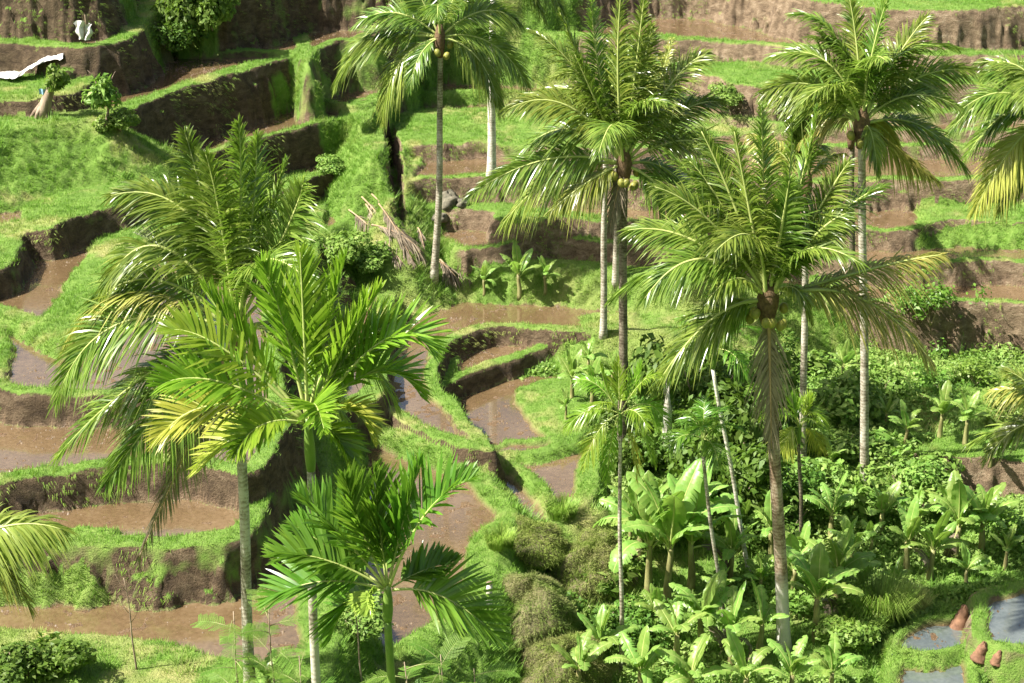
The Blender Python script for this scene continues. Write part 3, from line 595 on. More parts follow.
palm('coconut_palm', 'pale trunked coconut palm on a terrace edge, its crown cut off above', 'palm tree', (493, -40), None, (491, 180),
     [(545,15,520,-25,0,'g'),(470,12,478,-25,.5,'g'),(563,8,530,-35,-.8,'g')], nauto=8, FL=3.4, r0=.19, r1=.11, tmat='trunk_pale', seed=13)
palm('coconut_palm', 'big dark trunked coconut palm with full crown, nuts and an orange dry frond, upper centre', 'palm tree', (624, 165), 60.5, (622, 470),
     [(592,-12,600,75,.5,'g'),(622,-28,618,70,-.4,'g'),(645,-20,635,75,.2,'g'),(560,0,588,80,.1,'g'),(652,15,640,85,.5,'g'),(672,30,655,92,1.0,'o'),(532,20,580,75,.6,'g'),(508,100,568,105,-.3,'g'),(512,158,565,128,.4,'g'),(470,185,548,158,-.5,'g'),
      (503,215,560,172,.8,'o'),(551,205,590,180,-.8,'o'),(708,45,672,82,.5,'g'),(722,95,680,112,.6,'g'),(735,165,690,140,-.3,'g'),(700,200,665,168,.6,'g'),(610,225,617,192,-.6,'d'),(575,45,596,100,-.8,'g'),(690,235,662,190,-.7,'g')],
     nauto=4, auto_el=(20, 70), FL=4.3, r0=.17, r1=.13, tmat='trunk_dark', seed=17, nuts=9)
palm('coconut_palm', 'coconut palm with pale trunk just left of the dark trunk of the big centre palm', 'palm tree', (606, 112), None, (603, 338), (), 6, 3.2, r0=.135, r1=.095, tmat='trunk', seed=19, auto_el=(-40, 70))
palm('coconut_palm', 'coconut palm with thin trunk between the pale and dark centre trunks, farther up the bank', 'palm tree', (618, 95), None, (616, 285), (), 6, 3.0, r0=.13, r1=.10, tmat='trunk', seed=23, auto_el=(-40, 70))
palm('coconut_palm', 'tall coconut palm with wide dark crown at top right, trunk pale towards its foot', 'palm tree', (862, 125), None, (866, 500),
     [(850,-12,858,55,.4,'g'),(888,-10,872,55,-.4,'g'),(795,5,838,40,.5,'g'),(770,50,825,60,.4,'g'),(762,85,815,85,-.4,'g'),(928,8,895,60,.6,'g'),(975,62,915,78,.5,'g'),(958,100,908,95,-.4,'g'),(968,165,920,125,.4,'g'),
      (938,175,895,150,-.5,'o'),(878,172,872,135,-.9,'o'),(800,140,830,118,.5,'o'),(765,95,812,98,1.3,'g'),(900,145,880,125,.8,'y'),(815,20,845,65,1.2,'g')],
     nauto=4, auto_el=(15, 65), FL=4.0, r0=.15, r1=.12, tmat='trunk', seed=29, nuts=4)
palm('coconut_palm', 'coconut palm with thin dark trunk, just behind and left of the tall top right palm', 'palm tree', (852, 130), None, (852, 268), (), 6, 2.8, r0=.13, r1=.10, tmat='trunk_dark', seed=31, auto_el=(-30, 70))
palm('coconut_palm', 'large coconut palm right of centre with green nuts and a half dead hanging frond', 'palm tree', (768, 300), None, (785, 650),
     [(762,92,764,200,.4,'g'),(735,118,750,210,-.5,'g'),(818,95,798,195,.8,'g'),(792,108,786,205,-.2,'g'),(702,118,735,205,.3,'g'),(850,150,815,215,.2,'g'),(668,140,718,212,.9,'g'),(848,205,812,238,-.4,'g'),(885,175,830,222,.8,'g'),(944,243,870,268,.4,'o'),(933,352,858,296,-.5,'o'),(812,320,795,288,-1.0,'o'),
      (690,150,725,210,.6,'g'),(655,175,712,222,-.4,'g'),(628,220,695,240,.5,'g'),(612,290,690,262,.6,'g'),(645,290,702,258,-1.,'g'),(655,380,710,320,-.4,'g'),(682,355,725,320,.8,'g'),(772,440,770,365,-.4,'d'),
      (706,300,735,278,-1.3,'g'),(790,170,782,225,-1.0,'g')],
     nauto=5, auto_el=(20, 70), FL=4.2, r0=.20, r1=.15, tmat='trunk_two', seed=37, nuts=9)
palm('coconut_palm', 'coconut palm mostly outside the right edge, its left fronds reaching in near the top', 'palm tree', (1046, 118), 62.0, (1050, 500),
     [(984,70,1010,75,.5,'g'),(960,105,1005,92,-.3,'g'),(962,160,1003,115,.5,'g'),(975,205,1010,150,-.5,'y'),(975,135,1008,112,1,'g'),(1000,205,1025,150,0,'o')], nauto=8, auto_el=(-10, 70), FL=3.8, r0=.16, r1=.11, seed=41)
palm('areca_palm', 'small slim areca palm with drooping crown, very thin trunk, beside the round grass mounds', 'palm tree', (620, 415), None, (622, 670),
     [(575,380,597,385,.3,'g'),(660,375,642,382,-.3,'g'),(565,430,590,410,.2,'g'),(583,468,598,432,-.3,'g'),(608,482,611,442,.4,'g'),(668,430,650,405,.2,'g'),(655,465,642,432,-.3,'g'),(618,358,619,388,.3,'u'),(600,365,608,392,-.3,'u'),(642,362,632,390,.3,'u'),(636,480,632,440,.3,'y')], nauto=3, auto_el=(-20,30), FL=1.4, r0=.07, r1=.05, tmat='trunk', style='fan', lmat='areca', seed=43, shaft=.5, old=0, heart=False, LLn=.9)
palm('areca_palm', 'thin leaning areca palm with a spotted pale trunk, left of the large right palm', 'palm tree', (714, 350), None, (752, 580), (), 11, 1.7, r0=.07, r1=.055, tmat='trunk_pale', style='fan', lmat='areca_dark', seed=47, shaft=.5, old=0, heart=False, auto_el=(-30, 65))
palm('areca_palm', 'shorter thin areca palm with grey trunk, leaning between the banana plants', 'palm tree', (703, 440), None, (728, 640), (), 10, 1.4, r0=.06, r1=.05, tmat='trunk', style='fan', lmat='areca_dark', seed=49, shaft=.4, old=0, heart=False, auto_el=(-30, 65))
palm('areca_palm', 'small areca palm with spreading yellow-green leaves, just right of the large brown palm trunk', 'palm tree', (800, 428), None, (803, 560),
     [(772,430,785,412,.2,'g'),(828,430,815,412,-.2,'g'),(782,452,790,432,-.3,'y'),(822,452,812,432,.3,'y'),(790,398,795,410,.2,'u'),(812,396,806,410,.2,'u')], nauto=4, FL=1.3, r0=.07, r1=.055, tmat='trunk_dark', style='fan', lmat='areca', seed=53, shaft=.4, old=0, heart=False, auto_el=(0, 50))
palm('coconut_palm', 'grey trunked coconut palm with pale upright fronds, behind the large palm right of centre', 'palm tree', (806, 185), None, (803, 480),
     [(812,90,809,135,.3,'s'),(800,92,803,140,-.3,'u'),(790,100,798,145,.4,'u'),(750,130,778,150,.5,'o'),(845,150,825,160,.5,'o'),(765,210,785,190,.4,'y')], nauto=2, auto_el=(0, 50), FL=2.8, r0=.13, r1=.10, tmat='trunk', seed=59)
palm('coconut_palm', 'coconut palm outside the left edge with one pale drooping frond showing low at the left', 'palm tree', (-78, 575), 36.0, (-85, 683),
     [(62,520,-5,528,-.2,'o'),(28,600,-20,555,-.6,'o'),(38,545,-20,535,.5,'o')], nauto=8, auto_el=(0, 70), FL=3.0, r0=.14, r1=.11, seed=61, az=[2.2,3.1,4.0,1.9,2.8,3.7,4.4,2.5])
palm('coconut_palm', 'young coconut palm at the right edge, pale leaf tips reaching in over the green slope', 'palm tree', (1062, 425), 52.0, (1065, 500),
     [(990,388,1025,392,.4,'o'),(985,455,1022,425,-.4,'g'),(968,440,1015,425,.5,'g'),(1005,365,1030,385,.2,'g')], nauto=7, auto_el=(0, 70), FL=2.6, r0=.14, r1=.11, seed=67, az=[0.5,5.5,1.2,0,.9,6,1.5])
# ================================================================== banana plants
def banana_leaf(seed, bend, torn):
    """blade of unit length along +X, arching down; folded along the midrib, margins wavy and torn"""
    rg = np.random.default_rng(seed); n = 22; u = np.linspace(0, 1, n); th = .9 - bend * u ** 1.15
    dx = np.cos(th) / n; dz = np.sin(th) / n; x = np.concatenate([[0], np.cumsum(dx)[:-1]]); z = np.concatenate([[0], np.cumsum(dz)[:-1]])
    w = np.where(u < .18, 0.012, .148 * np.clip(np.sin(np.pi * np.clip((u - .15) / .86, 0, 1)) ** .55, 0.02, 1)); w[-1] = .004
    V = []; F = []
    nx, nz = -np.sin(th), np.cos(th)
    for sgn in (-1, 1):
        prevtear = 0
        for k in range(n - 1):
            tear = rg.random() < torn and u[k] > .2; dr = rg.uniform(-.03, .05) if tear else 0; cut = .75 if tear else 1
            b = len(V)
            for kk, cc in ((k, 1), (k + 1, cut)):
                ww = w[kk] * cc * (1 + .06 * math.sin(kk * 1.9 + seed)); fold = .28 + .1 * math.sin(kk * .9 + seed)
                V.append((x[kk], 0, z[kk]))
                V.append((x[kk] + nx[kk] * ww * .5 * fold, sgn * ww * .55, z[kk] + nz[kk] * ww * .5 * fold))
                V.append((x[kk] + nx[kk] * ww * fold * .5, sgn * ww, z[kk] + nz[kk] * ww * .5 * fold - ww * .25 - dr))
            F += [(b, b + 1, b + 4, b + 3), (b + 1, b + 2, b + 5, b + 4)]
    V = np.array(V); nb = len(F)
    Vr, Fr, Tr = rings(np.stack([x, 0 * x, z - .004], -1), np.linspace(.016, .004, n), 5)
    tint = np.concatenate([np.clip(np.repeat(rg.normal(.07, .09, len(V) // 3), 3) + np.where(np.abs(V[:, 1]) > .1, .1 * torn, 0), 0, 1), np.full(len(Vr), .3)])
    return mesh_np('leaf', np.vstack([V, Vr]), [np.vstack([F, Fr + len(V)]), Tr + len(V)], [M['banana'], M['rib']], True,
                   np.concatenate([np.zeros(nb), np.ones(len(Fr) + len(Tr))]), {'tint': tint})
BL = [banana_leaf(i, b, t) for i, (b, t) in enumerate([(.7, .2), (1.1, .35), (1.5, .45), (1.9, .55), (2.3, .6), (.35, .08), (1.3, .6)])]
k = np.linspace(0, 1, 7)
Vp, Fp, Tp = rings(np.stack([.02 * np.sin(k * 5), 0 * k, k], -1), .075 - .035 * k, 9); PSTEM = mesh_np('pseudostem', Vp, [Fp, Tp], plainmat('banana_stem', (.12, .10, .04), (.30, .30, .12), 4, .6, .2, .4), True)
def banana(px, py, h, label, seed, nl=8, group='banana plants in the valley', brown=0, pos=None):
    rg = np.random.default_rng(seed); x, y, z = pos or hit(px, py)
    root = empty('banana_plant', (x, y, z), label, 'banana plant', group, rg.uniform(0, 6.28))
    sh = h * .48; o = link('pseudostem', PSTEM, root, (0, 0, -.1), (0, 0, 0), (min(h, 2.6) * .75, min(h, 2.6) * .75, sh + .1))
    for q in range(nl):
        a = q * 2.4 + rg.normal(0, .25); young = q / nl
        v = BL[int(np.clip(rg.normal(3.2 - 3 * young, .9), 0, 4))] if q < nl - 1 else BL[5]
        L = h * rg.uniform(.62, .80) * (.8 + .2 * young)
        link('dead_leaf' if q < brown else 'leaf', v if q >= brown else BDEAD, root, (0, 0, sh * (.86 + .14 * young)), (rg.normal(0, .18), -(.15 + .5 * young) + rg.normal(0, .1) + (.9 if q < brown else 0), a), (L, L * rg.uniform(.85, 1.15), L))
    return root
BDEAD = banana_leaf(77, 2.6, .7); BDEAD.materials[0] = M['coco_dead']
BAN = [
 (720,610,1.5,'low banana sucker between the feet of the two leaning thin trunks'),
 (655,635,1.6,'short banana plant in front of the tall group, below its pale stems'),
 (800,575,1.6,'small banana plant just above and right of the white palm foot'),
 (760,600,1.5,'small banana plant directly left of the brown trunk, in the dark hollow'),
 (870,560,1.5,'small banana plant above the tall grass tussock'),
 (895,600,1.4,'low banana plant beside the right edge of the tall grass tussock'),
 (965,590,1.5,'low banana plant in front of the thicket, nearest the pools'),
 (860,605,1.5,'small banana plant left of the tall grass tussock'),
 (1005,570,1.6,'banana plant cut by the right edge behind the pale pool'),
 (925,515,1.4,'small banana plant left of the brown earth bank foot'),
 (740,545,1.6,'small banana plant at the foot of the dark round shrub'),
 (830,480,1.5,'small banana plant left of the tall pale trunk, half way up the slope'),
 (885,430,1.3,'small banana plant just right of the tall pale trunk on the upper slope'),
 (990,470,1.3,'small banana plant on top of the brown earth bank'),
 (1000,400,1.4,'small banana plant under the terrace wall near the right edge'),
 (630,545,1.5,'low banana plant against the grass bank right of the small pools'),

 (519,299,2.1,'small upright banana plant on the dry grass bank, middle of the three by the paddy'),
 (484,298,1.3,'smallest banana plant on the dry grass bank beside the fallen fronds'),
 (545,297,1.5,'drooping banana plant right of the upright one on the dry grass bank'),
 (572,398,1.7,'bright banana plant nearest the muddy pool, at the left of the slope clump'),
 (592,404,1.8,'bright banana plant in the middle of the slope clump beside the muddy pool'),
 (588,378,1.6,'upper banana plant of the bright slope clump, under the grass bank'),
 (612,392,1.7,'banana plant at the right end of the bright slope clump, by the palm trunks'),
 (566,420,1.1,'low banana sucker at the foot of the bright slope clump, beside the bund'),
 (648,598,3.9,'tall banana plant right of the small slim areca palm, left one of the tall group'),
 (668,604,4.3,'tallest banana plant of the group right of the small slim areca palm'),
 (690,590,3.6,'tall banana plant with horizontal leaves at the right of the tall group'),
 (640,560,2.8,'banana plant behind the tall group, its leaves against the grass bank'),
 (700,655,2.6,'banana plant at the foot of the shorter thin leaning areca palm'),
 (676,668,2.4,'banana plant in front of the tall group, lowest on its left side'),
 (730,668,2.5,'banana plant between the leaning thin trunk and the large brown trunk'),
 (760,655,2.2,'banana plant touching the left side of the large white trunk foot'),
 (815,640,3.0,'dark broad banana plant just right of the large palm\'s white foot'),
 (835,610,2.7,'banana plant right of the large white trunk foot, behind the dark broad one'),
 (792,600,2.3,'banana plant immediately behind the large palm trunk'),
 (730,585,2.4,'banana plant under the dark round shrub, left of the leaning trunk\'s foot'),
 (770,560,2.2,'banana plant in shade left of the brown trunk and right of the leaning trunk'),
 (700,540,2.6,'banana plant with one long arching leaf left of the dark round shrub'),
 (830,545,2.3,'banana plant right of the small yellow-green areca palm'),
 (850,575,2.0,'banana plant at the upper edge of the tall grass tussock'),
 (905,575,2.4,'banana plant right of the tall grass tussock, front of the right thicket'),
 (930,580,2.3,'leafy banana plant in the front row of the right thicket, above the small pools'),
 (955,560,2.6,'banana plant in the heart of the right thicket'),
 (980,555,2.5,'banana plant at the right end of the thicket, leaves reaching the pale pool'),
 (915,545,2.2,'banana plant at the back left of the right thicket'),
 (945,530,2.0,'banana plant behind the thicket\'s heart, below the brown earth bank'),
 (880,540,2.1,'banana plant between the tall pale trunk and the right thicket'),
 (940,438,1.9,'banana plant on the sunny slope below the muddy wall, left of two'),
 (965,445,2.0,'banana plant on the sunny slope above the brown earth bank'),
 (905,450,1.7,'small banana plant on the slope right of the tall pale trunk'),
 (842,385,1.6,'banana plant with a hanging yellow leaf below the terrace wall'),
 (600,675,2.3,'banana plant at the bottom edge right of the slim areca trunk foot'),
 (578,700,2.2,'banana plant cut by the bottom edge in front of the round mounds'),
 (640,705,2.4,'banana plant cut by the bottom edge, left of the white leaved one'),
 (690,712,2.3,'banana plant with pale back-lit leaves at the bottom edge'),
 (745,712,2.4,'banana plant cut by the bottom edge below the large palm\'s foot'),
 (790,705,2.1,'banana plant at the bottom edge just right of the large palm\'s foot'),
 (830,700,1.9,'banana plant at the bottom edge below the dark broad one'),
 (270,712,1.5,'banana leaf clump at the bottom edge between two left trunks'),
]
for i, (px, py, h, lb) in enumerate(BAN):
    banana(px, py, h * .98, lb, 300 + i, nl=9 if h > 2.4 else 7, brown=1 if (h > 2.3 and i % 2 == 0) else 0)
# ================================================================== shrubs
def bush_mesh(seed, n, leaf, mat, flat=.8, lumps=9, aspect=.5, hollow=.45):
    rg = np.random.default_rng(seed); C = rg.normal(0, .42, (lumps, 3)); C[:, 2] = np.abs(C[:, 2]) * flat + .35 * flat; R = rg.uniform(.28, .52, lumps)
    k = rg.integers(0, lumps, n); D = rg.normal(0, 1, (n, 3)); D /= np.linalg.norm(D, axis=1)[:, None]
    P = C[k] + D * (R[k] * (hollow + (1.05 - hollow) * rg.random(n) ** .5))[:, None]; P[:, 2] *= flat; P[:, 2] = np.abs(P[:, 2])
    Nn = D * .8 + rg.normal(0, .5, (n, 3)) + np.array([0, 0, .5]); Nn /= np.linalg.norm(Nn, axis=1)[:, None]
    A = np.cross(Nn, rg.normal(0, 1, (n, 3))); A /= np.linalg.norm(A, axis=1)[:, None]; B = np.cross(Nn, A)
    s = leaf * rg.uniform(.6, 1.4, n)[:, None]
    V = np.stack([P - A * s, P - B * s * aspect + Nn * s * .15, P + A * s - Nn * s * .25, P + B * s * aspect + Nn * s * .15], 1).reshape(-1, 3)
    return mesh_np('foliage', V, [np.arange(4 * n).reshape(-1, 4)], mat, False, attrs={'tint': np.repeat(np.clip(rg.normal(.12, .16, n), 0, 1), 4)})
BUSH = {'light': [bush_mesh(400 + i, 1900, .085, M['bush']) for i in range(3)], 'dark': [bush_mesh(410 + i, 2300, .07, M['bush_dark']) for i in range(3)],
        'coarse': [bush_mesh(420 + i, 620, .17, M['bush'], aspect=.42) for i in range(2)], 'airy': [bush_mesh(430 + i, 700, .075, M['fern'], flat=1.1, hollow=.1, lumps=13) for i in range(2)]}
def stems(seed, h, n=5, spread=.35, mat=None):
    rg = np.random.default_rng(seed); Vs = []; Fs = []; Ts = []; o = 0
    for q in range(n):
        a = rg.uniform(0, 6.28); k = np.linspace(0, 1, 6)[:, None]; e = np.array([math.cos(a) * spread, math.sin(a) * spread, h * rg.uniform(.75, 1)])
        P = k * e + np.concatenate([.05 * np.sin(k * 5 + q), .05 * np.cos(k * 4 + q), 0 * k], 1) * k; V, F, T = rings(P, np.linspace(.03, .008, 6), 5)
        Vs.append(V); Fs.append(F + o); Ts.append(T + o); o += len(V)
    return mesh_np('stem', np.vstack(Vs), [np.vstack(Fs), np.vstack(Ts)], mat or M['wood'], True)
STEM = [stems(440 + i, 1.0) for i in range(3)]
def bush(px, py, r, hs, kind, label, seed, name='shrub', group='shrubs and leafy undergrowth', cat='shrub'):
    x, y, z = hit(px, py); rg = np.random.default_rng(seed); v = BUSH[kind][seed % len(BUSH[kind])]
    root = empty(name, (x, y, z), label, cat, group, rg.uniform(0, 6.28))
    link('foliage', v, root, (0, 0, r * hs * .12), (0, 0, 0), (r, r, r * hs)); link('stem', STEM[seed % 3], root, (0, 0, -.05), (0, 0, 0), (r, r, r * hs * .9))
    return root
SH = [
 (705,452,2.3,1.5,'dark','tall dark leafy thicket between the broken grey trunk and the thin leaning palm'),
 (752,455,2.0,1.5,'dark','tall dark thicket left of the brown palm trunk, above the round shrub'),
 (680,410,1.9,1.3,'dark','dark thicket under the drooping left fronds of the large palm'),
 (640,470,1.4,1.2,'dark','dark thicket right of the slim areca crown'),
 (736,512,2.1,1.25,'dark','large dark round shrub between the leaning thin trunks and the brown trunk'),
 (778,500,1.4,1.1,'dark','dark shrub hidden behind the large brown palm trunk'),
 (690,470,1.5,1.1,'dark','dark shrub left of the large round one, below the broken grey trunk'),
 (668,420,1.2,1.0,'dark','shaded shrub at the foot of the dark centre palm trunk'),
 (652,450,1.0,1.0,'coarse','broad leaved shrub beside the broken grey trunk'),
 (842,425,1.6,1.0,'light','olive shrub on the slope left of the tall pale trunk'),
 (875,400,1.3,.8,'light','light green shrub right under the terrace wall, right of the tall pale trunk'),
 (820,500,1.5,.9,'light','shrub in front of the tall pale trunk foot'),
 (850,520,1.3,.9,'coarse','coarse leaved shrub right at the foot of the tall pale trunk'),
 (905,500,1.5,.8,'light','light shrub below the two banana plants on the sunny slope'),
 (890,465,1.2,.8,'coarse','coarse shrub halfway down the sunny slope'),
 (930,395,1.2,.7,'airy','airy shrub at the foot of the muddy wall on the right'),
 (975,385,1.2,.6,'airy','airy low shrub at the far right below the muddy wall'),
 (1010,420,1.3,.7,'light','light shrub at the right edge above the brown earth bank'),
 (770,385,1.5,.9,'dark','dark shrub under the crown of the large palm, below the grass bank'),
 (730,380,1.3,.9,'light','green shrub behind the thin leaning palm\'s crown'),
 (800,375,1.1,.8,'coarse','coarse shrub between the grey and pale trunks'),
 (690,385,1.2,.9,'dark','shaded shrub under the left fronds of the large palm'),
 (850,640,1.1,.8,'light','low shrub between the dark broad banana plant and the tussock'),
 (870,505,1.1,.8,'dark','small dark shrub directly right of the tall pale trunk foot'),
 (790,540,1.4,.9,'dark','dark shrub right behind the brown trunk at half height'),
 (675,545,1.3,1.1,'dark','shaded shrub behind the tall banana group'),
 (610,590,1.0,.9,'coarse','small coarse shrub behind the slim areca trunk'),
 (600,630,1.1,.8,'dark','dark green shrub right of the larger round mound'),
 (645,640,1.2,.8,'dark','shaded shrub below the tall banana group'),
 (925,492,1.0,.8,'light','small light shrub left of the brown earth bank'),
 (1005,545,1.1,.7,'airy','airy shrub behind the pale pool at the right edge'),
 (850,460,1.2,.8,'light','rounded shrub left of the tall pale trunk, below the olive one'),
 (190,40,2.0,1.4,'dark','dark ivy-like shrub climbing the earth wall at the top left'),
 (213,38,1.5,1.5,'light','green shrub beside the dark one against the top left earth wall'),
 (168,55,1.3,1.0,'dark','low dark shrub spilling down at the bend of the top left terrace'),
 (30,678,1.2,.8,'dark','dark leafy weed clump on the bank in the bottom left corner'),
 (62,672,.9,.8,'coarse','coarse weed right of the dark clump in the bottom left corner'),
 (335,262,1.1,.9,'light','shrub on the grassy slope left of the fallen brown fronds'),
 (370,268,1.0,.8,'light','shrub just below the fallen brown fronds'),
 (330,170,.8,.7,'light','weeds on the riser where the left terraces meet the path'),
 (930,332,1.3,.9,'airy','airy bush growing over the dark left end of the muddy wall'),
 (905,318,1.0,.8,'airy','small airy bush left of the one on the muddy wall'),
 (725,104,1.1,.6,'light','bright weeds on the eroded slope between the two upper palm crowns'),
 (355,640,.9,.9,'light','shrub left of the nearest palm\'s green stem'),
 (120,132,.9,.9,'light','low bush on the corner below the small leafy tree at top left'),
]
for i, a in enumerate(SH): bush(*a, 500 + i)
# small leafy tree on the corner of the upper left terrace
def small_tree(px, py, h, label, seed, kind='light', r=.8, name='small_tree'):
    x, y, z = hit(px, py); root = empty(name, (x, y, z), label, 'small tree')
    tube('trunk', trunk_pts((0, 0, -.1), (.1, 0, h * .75), 8, .08, .03, seed), np.linspace(.07, .03, 8), M['wood'], root, 8)
    rg = np.random.default_rng(seed); V = []; F = []; T = []; o = 0
    for q in range(5):
        a = q * 2.4; b0 = np.array([.08, 0, h * (.4 + .08 * q)]); e = b0 + np.array([math.cos(a) * r * .7, math.sin(a) * r * .7, h * .3]); k = np.linspace(0, 1, 5)[:, None]
        v, f, t = rings(b0 + (e - b0) * k, np.linspace(.025, .008, 5), 5); V.append(v); F.append(f + o); T.append(t + o); o += len(v)
    link('limbs', mesh_np('limbs', np.vstack(V), [np.vstack(F), np.vstack(T)], M['wood'], True), root)
    link('crown', BUSH[kind][seed % 2], root, (.05, 0, h * .42), (0, 0, seed), (r, r, h * .5))
small_tree(106, 130, 2.3, 'small bright leafy tree at the corner of the upper left terrace', 3, 'coarse', .85)
# ------------------------------------------------------------------ feathery plants (bipinnate leaves)
def feather_leaf(seed, L=1.0, nl=13, ll=.34):
    rg = np.random.default_rng(seed); Vs = []; Fs = []; o = 0
    for q in range(nl):
        u = .25 + .75 * q / nl; zc = .25 * u - .35 * u * u
        for sg in (-1, 1):
            l = ll * (1 - .55 * abs(u - .5)) ; n = 9; t = np.linspace(.08, 1, n)
            d = np.array([.55, sg * .83, -.05 + rg.normal(0, .08)])
            for tt in t:
                c = np.array([u * L, 0, zc]) + d * l * tt
                for s2 in (-1, 1):
                    e = np.array([.83 * s2 * sg * .9, -.5 * s2 * .9, 0]) * .045 * (1.1 - .5 * tt); w = d * .016
                    V = np.array([c - w * .5, c + e * .5 - w, c + e + w * .4, c + e * .5 + w]); Vs.append(V); Fs.append(np.arange(4) + o); o += 4
    k = np.linspace(0, 1, 8); Vr, Fr, Tr = rings(np.stack([k * L, 0 * k, .25 * k - .35 * k * k], -1), np.linspace(.014, .004, 8), 4)
    V = np.vstack(Vs); nv = len(V)
    return mesh_np('feathery_leaf', np.vstack([V, Vr]), [np.vstack([np.array(Fs), Fr + nv]), Tr + nv], [M['fern'], M['stem']], False,
                   np.concatenate([np.zeros(len(Fs)), np.ones(len(Fr) + len(Tr))]), {'tint': np.concatenate([np.repeat(np.clip(rg.normal(.1, .1, nv // 4), 0, 1), 4), np.full(len(Vr), .2)])})
FL = [feather_leaf(600 + i) for i in range(3)]
def feathery(pos, h, n, ls, label, seed, spread=.35, lean=(0, 0)):
    rg = np.random.default_rng(seed); root = empty('feathery_shrub', pos, label, 'shrub', 'feathery leaved shrubs at the bottom')
    top = np.array([lean[0], lean[1], h]); tube('stem', trunk_pts((0, 0, -.2), top, 8, .05, .03, seed), np.linspace(.035, .012, 8), M['wood'], root, 6)
    for q in range(n):
        k = .35 + .65 * q / n; a = q * 2.4 + rg.normal(0, .3)
        link('leaf', FL[q % 3], root, tuple(top * k), (rg.normal(0, .2), -rg.uniform(-.1, .6), a), (ls * rg.uniform(.75, 1.15),) * 3)
def fpos(px, py, Y): v = at_y(px, py, Y); return (v.x, v.y, ground_z(v.x, v.y))
for i, (px, py, Y, n, ls, lb) in enumerate([
    (268,606,39.5,16,1.0,'feathery shrub between the left trunks with leaves over the brown paddy'),
    (232,612,39.8,11,.9,'feathery branches left of the pale left trunk, over the brown paddy'),
    (440,655,40.5,18,1.05,'feathery shrub at the bottom, right of the nearest green palm stem'),
    (405,662,39.5,14,1.0,'feathery shrub just behind the nearest green palm stem'),
    (475,668,41.5,14,.9,'feathery shrub in front of the lower round mound'),
    (300,655,38.5,12,.9,'feathery shrub low between the two left trunks')]):
    x, y, z = fpos(px, py, Y); zt = at_y(px, py, Y).z; feathery((x, y, z), max(zt - z, .5), n, ls, lb, 620 + i)
# ------------------------------------------------------------------ round grassy mounds
def mound(px, py, r, hs, label, seed, dryness=.48):
    x, y, z = hit(px, py); root = empty('grassy_mound', (x, y, z - .15), label, 'grass mound', 'round mounds overgrown with dry grass')
    rg = np.random.default_rng(seed); n, m = 48, 26; a = np.linspace(0, 2 * np.pi, n, endpoint=False); e = np.linspace(0, np.pi / 2, m)
    A, Ee = np.meshgrid(a, e); f = 1 + .20 * vnoise(np.cos(A) * 1.6 + seed, np.sin(A) * 1.6 + Ee * 1.5, 1, 90) + .10 * vnoise(np.cos(A) * 4 + seed, np.sin(A) * 4 + Ee * 4, 1, 91)
    X = np.cos(A) * np.cos(Ee) * r * f; Yy = np.sin(A) * np.cos(Ee) * r * f; Zz = np.sin(Ee) * r * hs * f
    V = np.stack([X, Yy, Zz], -1).reshape(-1, 3); i = np.arange(m - 1)[:, None] * n; j = np.arange(n)[None]; F = np.stack([i + j, i + (j + 1) % n, i + n + (j + 1) % n, i + n + j], -1).reshape(-1, 4)
    link('earth', mesh_np('earth', V, [F], plainmat('mound_earth', (.07, .07, .03), (.16, .14, .07), 4, .95, .6), True), root)
    N_ = int(16000 * r * r); pk = rg.integers(0, len(V), N_); P = V[pk] + rg.normal(0, .04, (N_, 3)); Nn = P / (np.linalg.norm(P, axis=1)[:, None] + 1e-6)
    D = Nn * .45 + rg.normal(0, .45, (N_, 3)) + np.array([0, 0, -.05]); D /= np.linalg.norm(D, axis=1)[:, None]; L = rg.uniform(.07, .19, N_)[:, None]
    W = np.cross(D, rg.normal(0, 1, (N_, 3))); W /= np.linalg.norm(W, axis=1)[:, None]
    G = np.stack([P - W * .008, P + W * .008, P + D * L - np.array([0, 0, 1]) * L * .35], 1).reshape(-1, 3)
    tn = np.clip(dryness - .12 + .35 * vnoise(P[:, 0] + seed, P[:, 1] + P[:, 2], .5, 92) + rg.normal(0, .12, N_), 0, 1)
    link('grass_cover', mesh_np('grass_cover', G, [np.arange(3 * N_).reshape(-1, 3)], M['mound_grass'], False, attrs={'tint': np.repeat(tn, 3)}), root)
mound(534, 618, 1.35, 1.0, 'upper round mound overgrown with dry yellowish grass, at the foot of the terraces', 1)
mound(563, 680, 1.5, .9, 'lower and wider round mound of dry grass at the bottom edge', 2)
mound(592, 575, 1.4, .9, 'greener steep grass mound right of the dry ones, beside the slim trunk', 3, .35)
mound(527, 545, 1.1, .7, 'bright green grassy hump above the dry mounds, below the muddy paddy corner', 4, .15)
